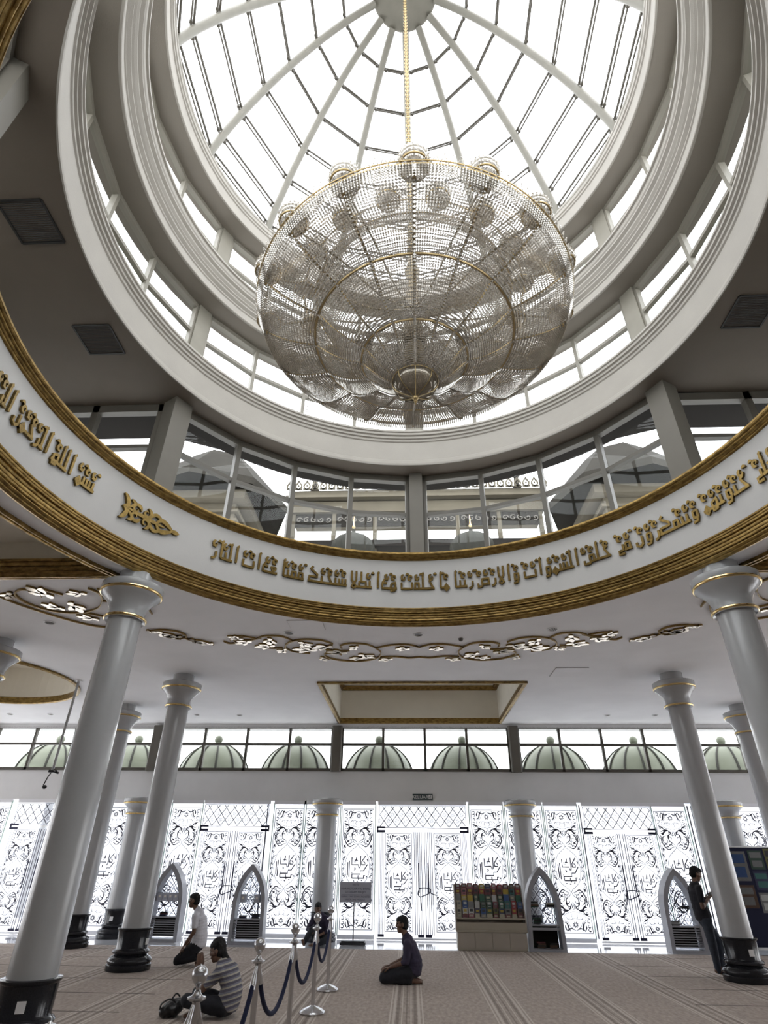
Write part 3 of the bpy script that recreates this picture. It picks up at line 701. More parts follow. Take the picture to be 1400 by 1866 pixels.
def fixed_panel(x0, x1, label, st=None):
    t = win_root(label)
    pane_box(x0, x1, .05, 3.21, 'pane', t)
    o = link('etched_pattern', AR_TALL, t, ((x0 + x1) / 2, YW - .008, 0)); s = (x1 - x0 - .03) / .94; o.scale = (s, 1, 1)
    mb = MB(); mb.box(((x0 + x1) / 2, YW, .045), (x1 - x0, .06, .09)); mb.box(((x0 + x1) / 2, YW, 3.165), (x1 - x0, .06, .09)); mb.build('frame', M['whiteframe'], t)
    mb = MB()
    for x in (x0, x1): mb.box((x, YW - .01, 1.62), (.022, .035, 3.1))
    mb.build('glass_fin', M['greenedge'], t)
    return t
ND = [0]
def glass_door(cx, hw, label, rope=True):
    ND[0] += 1
    t = bpy.data.objects.new('door_%d' % ND[0], None); COL.objects.link(t); struct(t, label)
    zt = 2.50; wide = hw > 1.1
    g = MB(); g.box((cx, YW, (zt + 3.21) / 2 + .02), (2 * hw, .012, 3.21 - zt - .04)); tr = g.build('transom_pane', M['glassdoor'], t)
    mb = MB(); lattice(mb, cx - hw + .05, zt + .06, cx + hw - .05, 3.08, .245, wall_f(YW - .008), .0095); border(mb, cx - hw + .03, zt + .04, cx + hw - .03, 3.10, .006, wall_f(YW - .008)); mb.build('etched_lattice', M['pattern'], tr)
    mb = MB(); mb.box((cx, YW, 3.165), (2 * hw, .06, .09)); mb.box((cx, YW, .02), (2 * hw, .06, .04)); mb.build('frame', M['whiteframe'], t)
    for s in (-1, 1):
        x0, x1 = (cx - hw + .01, cx - .01) if s < 0 else (cx + .01, cx + hw - .01)
        lf = pane_box(x0, x1, .06, zt - .02, 'leaf', t); lf['label'] = '%s glass door leaf' % ('left' if s < 0 else 'right')
        pc = cx + s * (.68 if wide else .50); sc_ = 1.0 if wide else .93
        o = link('etched_pattern', AR_LEAF, lf, (pc, YW - .008, 0)); o.scale = (sc_, 1, 1)
        inn, outr = pc - s * .375 * sc_, pc + s * .375 * sc_
        if wide: stripes(min(cx + s * .02, inn - s * .04), max(cx + s * .02, inn - s * .04), .10, zt - .06, 5, parent=lf)
        stripes(min(outr + s * .03, cx + s * (hw - .03)), max(outr + s * .03, cx + s * (hw - .03)), .10, zt - .06, 4 if wide else 2, parent=lf)
        if not wide: stripes(min(cx + s * .015, inn - s * .02), max(cx + s * .015, inn - s * .02), .10, zt - .06, 2, parent=lf)
        mb = MB(); hx = cx + s * .13; mb.tube([(hx, YW - .06, 1.02), (hx, YW - .06, 1.70)], .017, 8)
        for z in (1.10, 1.62): mb.tube([(hx, YW - .06, z), (hx, YW, z)], .012, 6)
        mb.build('handle', M['darkmetal'], lf, True)
        mb = MB(); ex = cx + s * (hw - .11)
        mb.box((ex, YW - .012, zt - .045), (.20, .03, .06)); mb.box((ex, YW - .012, zt + .05), (.20, .03, .05)); mb.box((cx + s * (hw + .01), YW - .012, zt), (.045, .03, .16))
        mb.box((cx + s * .10, YW - .012, .085), (.16, .03, .06)); mb.box((ex, YW - .012, .085), (.16, .03, .06)); mb.build('patch_fitting', M['darkmetal'], lf)
    return t
XC = .33
glass_door(XC, 1.26, 'wide central pair of patterned glass doors under the exit sign')
glass_door(XC + 5.49, .97, 'pair of patterned glass doors right of the bookcase arch')
glass_door(XC - 5.36, .97, 'pair of patterned glass doors between the two left arched shelves')
glass_door(XC - 10.95, .97, 'pair of patterned glass doors at the left edge behind the nearest column')
glass_door(XC + 10.95, .97, 'pair of patterned glass doors beyond the right edge')
for s, nm in ((1, 'right'), (-1, 'left')):
    for a, b, lb in ((1.33, 2.30, 'patterned glass panel next to the central doors on the %s'), (2.34, 3.40, 'patterned glass panel behind the short column %s of the central doors'), (3.44, 4.39, 'patterned glass panel between the short column and the %s doors'),
                     (6.46, 7.40, 'patterned glass panel on the far side of the %s doors'), (8.50, 9.48, 'patterned glass panel beyond the outer short column on the %s'), (12.1, 13.0, 'outermost patterned glass panel on the %s')):
        x0, x1 = (XC + a, XC + b) if s > 0 else (XC - b, XC - a)
        if a == 8.50 and s < 0: x0, x1 = -9.02, -8.12
        if s < 0 and a in (3.44, 6.46): x0 += .12; x1 += .10
        fixed_panel(x0, x1, lb % nm)
    for a, b, n in ((4.41, 4.50, 1), (7.42, 8.48, 10), (9.50, 9.96, 5)):
        x0, x1 = (XC + a, XC + b) if s > 0 else (XC - b, XC - a)
        if s < 0 and a == 7.42: x0, x1 = -8.10, -6.98
        if s < 0 and a == 9.50: x0, x1 = -9.62, -9.04
        t = win_root('striped strip of the glass screen %s' % ('beside the outer short column on the %s' % nm if a == 7.42 else 'next to the %s doors' % nm if a < 5 else 'before the outermost doors on the %s' % nm)); pane_box(x0, x1, .05, 3.21, 'pane', t); stripes(x0, x1, .08, 3.14, n, parent=t)
# straps tied round the door handles
def strap(cx, label, style):
    mb = MB(); y = YW - .085
    lp = [(cx - .15, y, 1.06 + .0), (cx - .16, y, .98), (cx - .10, y, .93), (cx, y, .96), (cx + .15, y, 1.02), (cx + .17, y, 1.10), (cx + .06, y, 1.13), (cx - .10, y, 1.12)]
    mb.tube(catmull(lp, 5, True), .014, 6, closed=True)
    mb.tube(catmull([(cx + .15, y, 1.03), (cx + .22, y, 1.0), (cx + .27, y, .985), (cx + .33, y - .02, .97)] if style else [(cx - .14, y, 1.05), (cx - .17, y, .92), (cx - .21, y, .80)], 5), .013, 6)
    mb.tube(catmull([(cx - .10, y, .94), (cx - .08, y, .80), (cx - .07, y, .62)] if style else [(cx + .13, y, 1.05), (cx + .15, y, .92), (cx + .13, y, .82)], 5), .013, 6)
    tag(mb.build('strap', M['ropeblack'], None, True), label, 'strap')
strap(XC, 'dark strap looped round the central door handles', True)
strap(XC + 5.49, 'dark strap knotted on the door handles right of the bookcase arch', False)
strap(XC - 5.36, 'dark strap knotted on the door handles between the left arched shelves', False)

# ------------------------------------------------------------------ gilded inscription on the ring
# square foliated letters: strokes on a grid, x grows leftwards from the right end of the letter, baseline at z = 0
NOJ = set('اأإدذرزوىة')
KT = .108                                                      # half stroke
def letter(c, pre, nxt, var):
    """width and strokes of one letter; pre / nxt tell whether it joins its neighbours"""
    top = 1.0
    if c in 'اأإ': return .30, [[(.15, 0), (.15, top), (.06, top + .06)]] + ([[(0, 0), (.15, 0)]] if pre else [])
    if c == 'ل': return (.32, [[(0, 0), (.32, 0)], [(.16, 0), (.16, top), (.08, top + .05)]]) if nxt else (.55, [[(.12, top), (.12, -.04), (.52, -.04), (.52, .20)]])
    if c in 'بتثني' and nxt: return .30, [[(0, 0), (.30, 0)], [(.15, 0), (.15, .42)]]
    if c in 'بتث': return .85, [[(.10, .42), (.10, 0), (.80, 0), (.80, .38)]]
    if c == 'ن': return .50, [[(.10, .40), (.10, -.05), (.28, -.18), (.46, -.08), (.46, .12)]]
    if c in 'يى': return .62, [[(.08, .34), (.08, .0), (.35, .0), (.35, -.20), (.02, -.20)]] if var % 2 else [[(.02, .55), (.40, .55), (.40, .30), (.10, .30), (.10, 0), (.58, 0)]]
    if c in 'جحخ': return .62, [[(0, 0), (.62, 0)], [(.08, .0), (.34, .48), (.14, .62)]]
    if c in 'دذ': return .50, [[(0, 0), (.46, 0), (.46, .34), (.14, .34)], [(.46, .34), (.30, .60)]]
    if c in 'رز': return .34, [[(.08, .30), (.08, 0), (.20, -.14), (.34, -.16)]]
    if c in 'سش': return (.62, [[(0, 0), (.62, 0)], [(.10, 0), (.10, .40)], [(.31, 0), (.31, .40)], [(.52, 0), (.52, .40)]])
    if c in 'صض': return .80, [[(0, 0), (.80, 0)], [(.08, 0), (.08, .34), (.52, .34), (.52, 0)], [(.66, 0), (.66, .36)]] if nxt else [[(.08, 0), (.08, .34), (.52, .34), (.52, -.12), (.78, -.16), (.78, .08)], [(0, 0), (.52, 0)]]
    if c in 'طظ': return .66, [[(0, 0), (.66, 0)], [(.10, 0), (.10, .34), (.56, .34), (.56, 0)], [(.42, .34), (.42, top)]]
    if c in 'عغ': return .50, [[(0, 0), (.50, 0)], [(.10, .34), (.42, .34), (.25, .06), (.10, .34)]]
    if c in 'فق': return (.46, [[(0, 0), (.46, 0)], [(.10, 0), (.10, .36), (.36, .36), (.36, 0)]]) if nxt else (.72, [[(.08, .0), (.08, .36), (.34, .36), (.34, 0), (.02, 0)], [(.34, 0), (.34, -.10), (.70, -.10), (.70, .12)]])
    if c == 'ك': return .78, [[(0, 0), (.78, 0)], [(.70, 0), (.70, .30), (.16, .30), (.16, .46), (.62, .80), (.46, .96)]]
    if c == 'م': return .44, [[(0, 0), (.44, 0)], [(.08, .0), (.22, .24), (.36, 0), (.22, -.20), (.08, 0)]]
    if c in 'هة': return .52, [[(0, 0), (.52, 0)], [(.10, 0), (.10, .40), (.40, .26), (.40, -.16), (.14, -.12), (.14, 0)]]
    if c == 'و': return .46, [[(.34, .0), (.34, .36), (.10, .36), (.10, 0), (.40, 0)], [(.12, 0), (.20, -.20), (.44, -.22)]]
    return .3, [[(0, 0), (.3, 0)]]
def kufic_word(wd):
    x = 0.0; S = []; low = []; i = 0; prev = False
    while i < len(wd):
        c = wd[i]
        if c == 'ل' and i + 1 < len(wd) and wd[i + 1] in 'اأإ':
            S += [[(x + .10, 1.02), (x + .10, .42), (x + .40, .0), (x + .25, -.12), (x + .10, .0), (x + .40, .42), (x + .40, 1.02)]] + ([[(x, 0), (x + .10, 0)]] if prev else []); x += .56; prev = False; i += 2; continue
        nx = i + 1 < len(wd) and c not in NOJ; w_, st = letter(c, prev, nx, i + len(wd)); S += [[(x + a, b) for a, b in q] for q in st]
        if max(b for q in st for a, b in q) < .7: low.append((x, x + w_))
        x += w_ + (0 if nx else .10); prev = nx; i += 1
    runs = []
    for a, b in low:
        if runs and a - runs[-1][1] < .12: runs[-1][1] = b
        else: runs.append([a, b])
    return x, S, runs
def inscription(text, az_r, az_l, zb, size, label, name='inscription'):
    """words run from the right (larger bearing) to the left"""
    W = [kufic_word(w_) for w_ in text.split()]; R = 4.612; gap = .16
    tot = sum(w_[0] for w_ in W) + gap * (len(W) - 1); k = math.radians(az_r - az_l) * R / tot; vs = size
    t = thing(name, label, 'inscription', cyl(R, (az_r + az_l) / 2, zb)); off = Vector(t.location); pos = 0.0
    for n_, (wd, S, runs) in enumerate(W):
        def f(d): return lambda u, v: tuple(Vector(cyl(R - d, az_r - math.degrees((pos + u) * k / R), zb + v * vs)) - off)
        f0, f1 = f(.003), f(.036); mb = MB()
        for st in S:
            Q = []
            for a, b in zip(st, st[1:]):
                m_ = max(1, int(math.hypot(b[0] - a[0], b[1] - a[1]) / .12)); Q += [(a[0] + (b[0] - a[0]) * q / m_, a[1] + (b[1] - a[1]) * q / m_) for q in range(m_)]
            ribbon(mb, Q + [st[-1]], con(KT * .62), f0, f1, 1, False)
        for a, b in runs:
            u = a + .18; q = 0
            while u + .20 <= b + .12:
                d_ = 1 if (q + n_) % 2 else -1; ribbon(mb, spiral(u, .74, .19, -PI / 2 * d_, 1.05, d_, 12), tap1(.085), f0, f1, 2)
                ribbon(mb, [(u + .10 * d_, .90), (u + .24 * d_, .98), (u + .34 * d_, .88)], tap(.07), f0, f1, 3); ribbon(mb, [(u - .04, .52), (u + .08, .60), (u + .2, .56)], tap(.05), f0, f1, 3); u += .46; q += 1
        mb.build('word', M['kufi'], t); pos += wd + gap
    return t
inscription('الله قيما وقعودا وعلى جنوبهم ويتفكرون في خلق السموات والأرض ربنا ما خلقت هذا بطلا سبحنك فقنا عذاب النار', 104, -46.8, 5.965, .300, 'long gilded Arabic inscription sweeping along the white ring from centre to right')
inscription('بسم الله الرحمن الرحيم إن في خلق السموات والأرض', -73.6, -138, 5.965, .300, 'gilded Arabic inscription on the white ring at the far left')
def cyl_f(az0, R, zc, d):
    return lambda k: (lambda u, v: cyl(R - (d if k else 0), az0 + math.degrees(u / R), zc + v))
mb = MB(); F = cyl_f(-61.2, 4.61, 6.07, .04); f0, f1 = F(0), F(1)
for s in (1, -1):
    ribbon(mb, [(-.48, 0), (-.40, s * .05), (-.44, s * .16), (-.50, s * .20)], tap(.035), f0, f1); ribbon(mb, [(-.38, s * .02), (-.28, s * .12), (-.36, s * .17)], tap(.03), f0, f1)
    ribbon(mb, spiral(-.24, s * .06, .09, 0, 1.1, s), tap1(.030), f0, f1); ribbon(mb, spiral(-.05, s * .085, .085, PI * .5 * s, 1.2, -s), tap1(.028), f0, f1)
    ribbon(mb, [(-.18, 0), (-.02, s * .03), (.10, s * .13), (.20, s * .10), (.16, s * .04)], tap(.028), f0, f1); ribbon(mb, [(.12, 0), (.22, s * .09), (.34, s * .06), (.44, 0)], tap(.036), f0, f1)
ribbon(mb, [(-.45, 0), (-.2, .0), (.1, 0), (.3, 0)], tap(.03), f0, f1); ribbon(mb, [(.40, 0), (.48, .0), (.56, 0)], tap(.035), f0, f1)
tag(mb.build('gilded_ornament', M['kufi']), 'gilded arabesque leaf ornament between the two inscriptions', 'ornament')

# ------------------------------------------------------------------ gilded scrollwork in the hall ceiling
def ceil_f(az0, R0, flip=1):
    def F(k): return lambda u, v: cyl(R0 + v, az0 + flip * math.degrees(u / R0), ZC - (.035 if k else -.002))
    return F
def scroll_leaf(ml, x, y, s, a, f0, f1):
    for da, l, w_ in ((0, 1.0, .22), (.7, .75, .18), (-.7, .75, .18), (2.6, .5, .16)):
        c, sn = math.cos(a + da), math.sin(a + da)
        ribbon(ml, [(x, y), (x + c * s * l * .5 - sn * s * .08, y + sn * s * l * .5 + c * s * .08), (x + c * s * l, y + sn * s * l)], tap(w_ * s), f0, f1, 4)
def scrollwork(name, label, curves, leaves, F):
    t = thing(name, label, 'ornament'); f0, f1 = F(0), F(1)
    def split(mb_, nm):
        if not mb_.f: return
        mb_.m = [0] * len(mb_.f); q = [nn for nn in range(len(mb_.f))]
        for i, fc in enumerate(mb_.f):
            zz = [mb_.v[j][2] for j in fc]
            if max(zz) - min(zz) > .01: mb_.m[i] = 1
        mb_.build(nm, [M['scroll'], M['scrolledge']], t)
    for pts, w_ in curves:
        mc = MB(); ribbon(mc, pts, lambda t_: w_ * .55 * (.35 + .65 * math.sin(PI * t_)), f0, f1, 7); mc.build('stem', M['scrolledge'], t)
    for x, y, s, a in leaves:
        ml = MB(); scroll_leaf(ml, x, y, s * 1.35, a, f0, f1); split(ml, 'leaf')
    return t
half_c = []; half_l = []
def A(pts, w_=.022): half_c.append((pts, w_))
A([(0, -.50), (.25, -.66), (.62, -.62), (.92, -.42)]); A([(.0, .12), (.22, .18), (.5, .10), (.80, .16)]); A([(.95, -.45), (.80, -.15), (.86, .22), (1.15, .47), (1.55, .50), (1.85, .34), (1.90, .12), (1.72, .02), (1.58, .12)])
A([(.92, -.42), (1.15, -.62), (1.5, -.62), (1.68, -.44), (1.62, -.28)]); A([(1.45, -.18), (1.8, -.12), (2.15, -.2), (2.5, -.05)]); A([(1.85, -.52), (2.15, -.66), (2.5, -.6), (2.72, -.38), (2.75, -.05), (2.55, .18), (2.2, .2)])
A([(2.7, -.45), (2.95, -.60), (3.25, -.52), (3.4, -.30)]); A([(2.78, .05), (3.0, .16), (3.25, .10)]); A([(3.32, -.36), (3.5, -.12), (3.75, .02), (3.6, .2)], .02); A([(3.42, -.28), (3.7, -.26), (3.85, -.1), (3.8, .1)], .02)
A([(3.62, .10), (3.76, .26), (3.9, .20)], .018)
for x, y, s, a in ((.3, -.42, .16, 0), (.62, .28, .16, .4), (1.12, .05, .20, 2.6), (1.2, .28, .16, .3), (1.35, -.42, .15, 1), (1.62, -.02, .22, 0), (1.95, -.3, .24, .5), (2.25, -.02, .26, .2), (2.45, -.40, .2, 2.4), (2.72, .16, .16, 1.2), (3.05, .05, .22, .6), (3.12, -.32, .2, 1.8), (3.5, .0, .2, .9), (3.72, -.12, .16, 0), (1.9, .42, .14, 2)): half_l.append((x, y, s, a))
cc = half_c + [([(-x, y) for x, y in p], w_) for p, w_ in half_c]; ll = half_l + [(-x, y, s, PI - a) for x, y, s, a in half_l]
scrollwork('ceiling_scrollwork', 'long gilded scrollwork centred on the ceiling before the rectangular recess', cc, ll, ceil_f(.9, 6.45))
sm_c = [([(-.62, .1), (-.45, -.12), (-.2, -.2), (.02, -.05), (-.05, .2)], .02), ([(-.02, .02), (.2, .12), (.42, .02), (.62, .12)], .02), ([(-.4, .12), (-.2, .22), (.0, .16)], .018)]
sm_l = [(-.4, .05, .2, .5), (-.12, .08, .18, 2.5), (.22, .06, .16, .4), (.5, .1, .16, 2.8), (-.62, .1, .1, 0)]
scrollwork('ceiling_scrollwork', 'short gilded scroll on the ceiling right of the nearest left column', sm_c, sm_l, ceil_f(-39.7, 6.85))
scrollwork('ceiling_scrollwork', 'short gilded scroll on the ceiling left of the rightmost column', sm_c, sm_l, ceil_f(40.9, 6.85, -1))
bg_c = []; bg_l = []
for p, w_ in half_c: bg_c.append(([(x - .2, y * 1.25) for x, y in p], w_ * 1.15))
for x, y, s, a in half_l: bg_l.append((x - .2, y * 1.25, s * 1.15, a))
def keep(p): a = math.radians(50.5) + p[0] / 6.75; return DY + (6.75 + p[1]) * math.cos(a) > 7.85
bg_c.append(([(-.3, .2), (-.1, -.5), (.5, -.85), (1.4, -.9), (2.3, -.8)], .024)); bg_c.append(([(-.3, .3), (.2, .7), (.9, .8), (1.8, .75), (2.6, .55)], .024))
q_ = []
for P_, w_ in bg_c:
    run = []
    for p in [(v.x, v.y) for v in catmull(P_, 3)] + [None]:
        if p is not None and keep(p): run.append(p)
        else:
            if len(run) > 3: q_.append((run, w_))
            run = []
bg_c = q_; bg_l = [l for l in bg_l if keep((l[0], l[1] - .2))]
scrollwork('ceiling_scrollwork', 'large gilded scrollwork on the ceiling at the far left', bg_c, bg_l, ceil_f(-49.5, 6.75, -1))
scrollwork('ceiling_scrollwork', 'large gilded scrollwork on the ceiling at the right edge', bg_c, bg_l, ceil_f(51.5, 6.75))
# ------------------------------------------------------------------ chandelier
ch = thing('chandelier', 'huge tiered crystal chandelier hanging on a gilt chain in the dome', 'chandelier', (DX, DY, 6.35))
Zb = 6.35
def cp(r, az, z): a = math.radians(az); return (r * math.sin(a), r * math.cos(a), z - Zb)
TIERS = [[(1.98, 7.65), (1.80, 7.50), (1.55, 7.385), (1.24, 7.30)], [(1.24, 7.30), (1.05, 7.14), (.86, 7.03), (.65, 6.96)], [(.65, 6.96), (.52, 6.82), (.40, 6.70), (.27, 6.62)]]
def net(prof, cols, rows, rb, a_half, sag=.05, wires=True):
    mb = MB(); pr = catmull(prof, 12); 
    def P(i, j):
        t = j / rows; q = t * (len(pr) - 1); a = int(min(q, len(pr) - 2)); fr = q - a; p = pr[a].lerp(pr[a + 1], fr)
        s = (i + .5) / cols * 2 - 1
        z = p.y - sag * (1 - s * s) * math.sin(PI * t) + .004 * math.sin(7 * s + 5 * t)
        an = a_half * s; return (p.x * math.sin(an), p.x * math.cos(an), z - Zb)
    for j in range(rows + 1):
        for i in range(cols): mb.octa(P(i, j), rb, rb * .95)
    if wires:
        mb.cur = 1
        for i in range(cols): mb.tube([P(i, j) for j in range(0, rows + 1, 2)], .0028, 3, cap=False)
        mb.cur = 0
    return mb
ah = PI / 16
n1 = net(TIERS[0], 22, 27, .0158, ah, .012).mesh('crystal_netting', [M['crystal'], M['netwire']]); n2 = net(TIERS[1], 15, 24, .0145, ah, .010).mesh('crystal_netting', [M['crystal'], M['netwire']]); n3 = net(TIERS[2], 9, 20, .0130, ah, .008).mesh('crystal_netting', [M['crystal'], M['netwire']])
n4 = net([(1.92, 7.72), (1.70, 7.66), (1.45, 7.74), (1.20, 7.98)], 18, 24, .0160, ah, -.012, False).mesh('inner_crystal_netting', [M['crystal']])
n5 = net([(1.26, 8.02), (1.10, 7.75), (.95, 7.40), (.55, 7.12)], 15, 36, .0160, ah, .012, False).mesh('inner_crystal_netting', [M['crystal'], M['goldchain']])
n6 = net([(.64, 6.99), (.45, 7.10), (.28, 7.22), (.10, 7.30)], 8, 22, .0135, ah, .02, False).mesh('inner_crystal_netting', [M['crystal']])
# hanging fringe and pointed lace at the rim
fr = MB()
for i in range(24):
    a = ah * ((i + .5) / 24 * 2 - 1)
    for q in range(5): fr.octa(((1.985 - .012 * q) * math.sin(a), (1.985 - .012 * q) * math.cos(a), 7.64 - Zb - .026 * q), .0155, .0165)
frm = fr.mesh('crystal_fringe', M['crystal'])
lc = MB()
for i in range(9):
    a0, a1 = ah * (i / 9 * 2 - 1), ah * ((i + 1) / 9 * 2 - 1); am = (a0 + a1) / 2
    for s, r in ((.09, .005), (.055, .004)):
        lc.tube([(1.99 * math.sin(a0), 1.99 * math.cos(a0), 7.67 - Zb), (2.03 * math.sin(am), 2.03 * math.cos(am), 7.67 - Zb + s), (1.99 * math.sin(a1), 1.99 * math.cos(a1), 7.67 - Zb)], r, 4)
    lc.octa((2.03 * math.sin(am), 2.03 * math.cos(am), 7.67 - Zb + .10), .012); lc.octa((2.0 * math.sin(am), 2.0 * math.cos(am), 7.67 - Zb + .03), .012)
lcm = lc.mesh('lace_trim', M['crystal'])
rb = MB(); rp_ = []
for T in TIERS: rp_ += [(p.x, p.y) for p in catmull(T, 5)][:-1]
rp_.append(TIERS[2][-1]); rb.tube([(0, r, z - Zb) for r, z in rp_], .011, 6)
rb.cur = 1
for k in range(58):
    t = k / 57 * .95; q = t * (len(rp_) - 1); a = int(q); f_ = q - a; r = rp_[a][0] * (1 - f_) + rp_[a + 1][0] * f_; z = rp_[a][1] * (1 - f_) + rp_[a + 1][1] * f_
    rb.octa((0, r, z - Zb - .022), .020)
rbm = rb.mesh('rib', [M['goldchain'], M['crystal']], False)
gl = MB(); gl.sphere((0, 0, 0), .175, 20, 14); gl.cur = 1
for k in range(9):
    ph = -PI / 2 + PI * (k + .5) / 9; m_ = max(4, int(26 * math.cos(ph)))
    for q in range(m_): a = 2 * PI * q / m_ + k * .3; gl.octa((.178 * math.cos(ph) * math.cos(a), .178 * math.cos(ph) * math.sin(a), .178 * math.sin(ph)), .011)
gl.cur = 2; gl.tube([(.15 * math.cos(2 * PI * i / 24), .15 * math.sin(2 * PI * i / 24), -.09) for i in range(24)], .012, 6, closed=True); gl.tube([(0, 0, -.30), (0, 0, -.10)], .02, 6)
glm = gl.mesh('crystal_globe', [M['crystal2'], M['crystal'], M['goldchain']], True)
for i in range(16):
    az = 22.5 * i; rz = -math.radians(az); rh = -math.radians(az + 11.25)
    link('rib', rbm, ch, None, rz)
    for m_ in (n1, n2, n3, n4, n5, n6, frm, lcm): link(m_.name.split('.')[0], m_, ch, None, rh)
    o = link('crystal_globe', glm, ch, cp(1.90, az, 7.84))
    o = link('crystal_globe', glm, ch, cp(1.43, az + 11.25, 8.10)); o.scale = (.85, .85, .85)
def hoop(r, z, th, nm='gilt_hoop'):
    mb = MB(); mb.tube([cp(r, 360 * i / 96, z) for i in range(96)], th, 6, closed=True); mb.build(nm, M['goldchain'], ch, True)
for r, z, th in ((1.985, 7.655, .012), (2.0, 7.69, .009), (1.24, 7.295, .016), (.65, 6.955, .014), (.27, 6.62, .012), (1.28, 8.0, .014), (1.43, 8.0, .010)): hoop(r, z, th)
mb = MB(); mb.lathe([(.18, .34), (.25, .31), (.275, .26), (.262, .19), (.21, .12), (.13, .075), (.06, .045), (.02, .02)], n=32); mb.build('glass_bowl', M['bowlglass'], ch, True)
mb = MB()
for i in range(8): a = 2 * PI * i / 8; mb.tube([(r * math.sin(a), r * math.cos(a), z) for r, z in ((.277, .26), (.265, .19), (.214, .12), (.134, .075), (.064, .045), (.03, .02))], .006, 5)
mb.sphere((0, 0, .01), .036, 12, 8); mb.sphere((0, 0, -.04), .022, 10, 8); mb.tube([(0, 0, -.09), (0, 0, .03)], .008, 6); mb.build('finial', M['goldchain'], ch, True)
mb = MB()
mb.lathe([(.0, .55), (.10, .56), (.14, .75), (.08, 1.0), (.12, 1.25), (.07, 1.5), (.10, 1.8), (.05, 2.2), (.11, 2.35), (.06, 2.55), (.03, 2.9)], n=20)
for i in range(16):
    a = 2 * PI * i / 16; mb.tube(catmull([(.06 * math.sin(a), .06 * math.cos(a), 1.55), (.6 * math.sin(a), .6 * math.cos(a), 1.35), (1.2 * math.sin(a), 1.2 * math.cos(a), 1.42), (1.9 * math.sin(a), 1.9 * math.cos(a), 1.33)], 4), .012, 5)
mb.build('centre_stem', M['netwire'], ch, True)
for az_, ln_ in ((-52, .34), (-38, .26)):
    mb = MB()
    for q in range(int(ln_ / .03)): mb.octa(cp(1.97, az_, 7.55 - .03 * q), .011, .014)
    mb.build('loose_bead_strand', M['crystal'], ch)
mb = MB(); z = 2.85
k = 0
while z < 12.86:
    pts = [(.034 * math.cos(t) * (1 if k % 2 else 0), .034 * math.cos(t) * (0 if k % 2 else 1), z + .055 * math.sin(t)) for t in [2 * PI * i / 8 for i in range(8)]]
    mb.tube(pts, .012, 5, closed=True); z += .085; k += 1
mb.build('chain', M['goldchain'], ch, True)

# ------------------------------------------------------------------ ceiling fittings
def vent(x, y, label, s=.57):
    t = thing('air_grille', label, 'vent', (x, y, Z1), 0, 'air grilles in the soffit')
    mb = MB(); f0 = lambda u, v: (u, v, -.015); f1 = lambda u, v: (u, v, .004); h_ = s / 2
    for a, b in (((-h_, -h_), (h_, -h_)), ((h_, -h_), (h_, h_)), ((h_, h_), (-h_, h_)), ((-h_, h_), (-h_, -h_))): ribbon(mb, [a, b], con(.014), f0, f1, 1, False)
    mb.build('frame', M['vent'], t); mb = MB()
    for i in range(20): mb.box((0, -h_ + s * (i + .5) / 20, -.002), (s - .02, s / 20 * .8, .004), 0, .5)
    mb.build('louvre', M['vent'], t)
vent(-4.76, 4.06, 'dark square air grille in the taupe soffit, nearer of the two on the left'); vent(-4.79, 5.99, 'dark square air grille in the taupe soffit, farther of the two on the left')
vent(5.10, 5.79, 'dark square air grille in the taupe soffit at the right edge')
def downlight(x, y, label, r=.085, lit=False):
    t = thing('downlight', label, 'ceiling light', (x, y, ZC))
    mb = MB(); mb.lathe([(r, .0), (r, -.012), (r * .82, -.016), (r * .78, .0)], n=24); mb.build('rim', M['white'], t, True)
    mb = MB(); mb.lathe([(0, -.003), (r * .8, -.003)], n=24); 
    mb.build('lamp_face', M['bulb'] if lit else M['frame'], t)
    if lit:
        mb = MB()
        for i in range(5): mb.box(((i - 2) * r * .3, 0, -.008), (.006, r * 1.3, .012))
        mb.build('grid', M['frame'], t)
for x, y, lb, lit in ((.195, 10.25, 'round unlit downlight just in front of the gilded moulding at the centre', 0), (2.62, 10.0, 'pale gridded downlight to the right of the centre', 1), (-6.46, 9.51, 'pale gridded downlight below the large scrollwork at the left', 1), (-2.22, 10.12, 'small round downlight by the square access panel', 0),
                     (-4.96, 17.07, 'recessed downlight above the high window, right one of the left pair', 0), (-6.2, 17.0, 'recessed downlight above the high window, left one of the left pair', 0), (5.64, 17.06, 'recessed downlight above the high window, left one of the right pair', 0), (6.98, 17.06, 'recessed downlight above the high window, right one of the right pair', 0),
                     (-10.55, 16.93, 'recessed downlight under the round recess, right one', 0), (-11.77, 16.93, 'recessed downlight under the round recess, left one', 0)): downlight(x, y, lb, .10 if y < 12 else .085, lit)
def access(x, y, label, sx=.62, sy=.48):
    t = thing('access_panel', label, 'ceiling panel', (x, y, ZC)); mb = MB(); mb.box((0, 0, -.006), (sx, sy, .008)); mb.build('panel', M['ceil'], t)
    mb = MB(); f0 = lambda u, v: (u, v, -.006); f1 = lambda u, v: (u, v, 0)
    for a, b in (((-1, -1), (1, -1)), ((1, -1), (1, 1)), ((1, 1), (-1, 1)), ((-1, 1), (-1, -1))): ribbon(mb, [(a[0] * sx / 2, a[1] * sy / 2), (b[0] * sx / 2, b[1] * sy / 2)], con(.004), f0, f1, 1, False)
    mb.build('panel_gap', M['frame'], t)
access(-1.83, 9.72, 'square access panel in the ceiling near the gilded moulding'); access(3.55, 12.75, 'scuffed access panel in the ceiling right of the rectangular recess', .7, .7)
mb = MB(); mb.lathe([(0, -.05), (.03, -.045), (.045, -.02), (.05, 0)], (1.0, 10.5, ZC), 16); tag(mb.build('smoke_detector', M['frame'], None, True), 'tiny grey detector on the ceiling right of the middle downlight', 'detector')
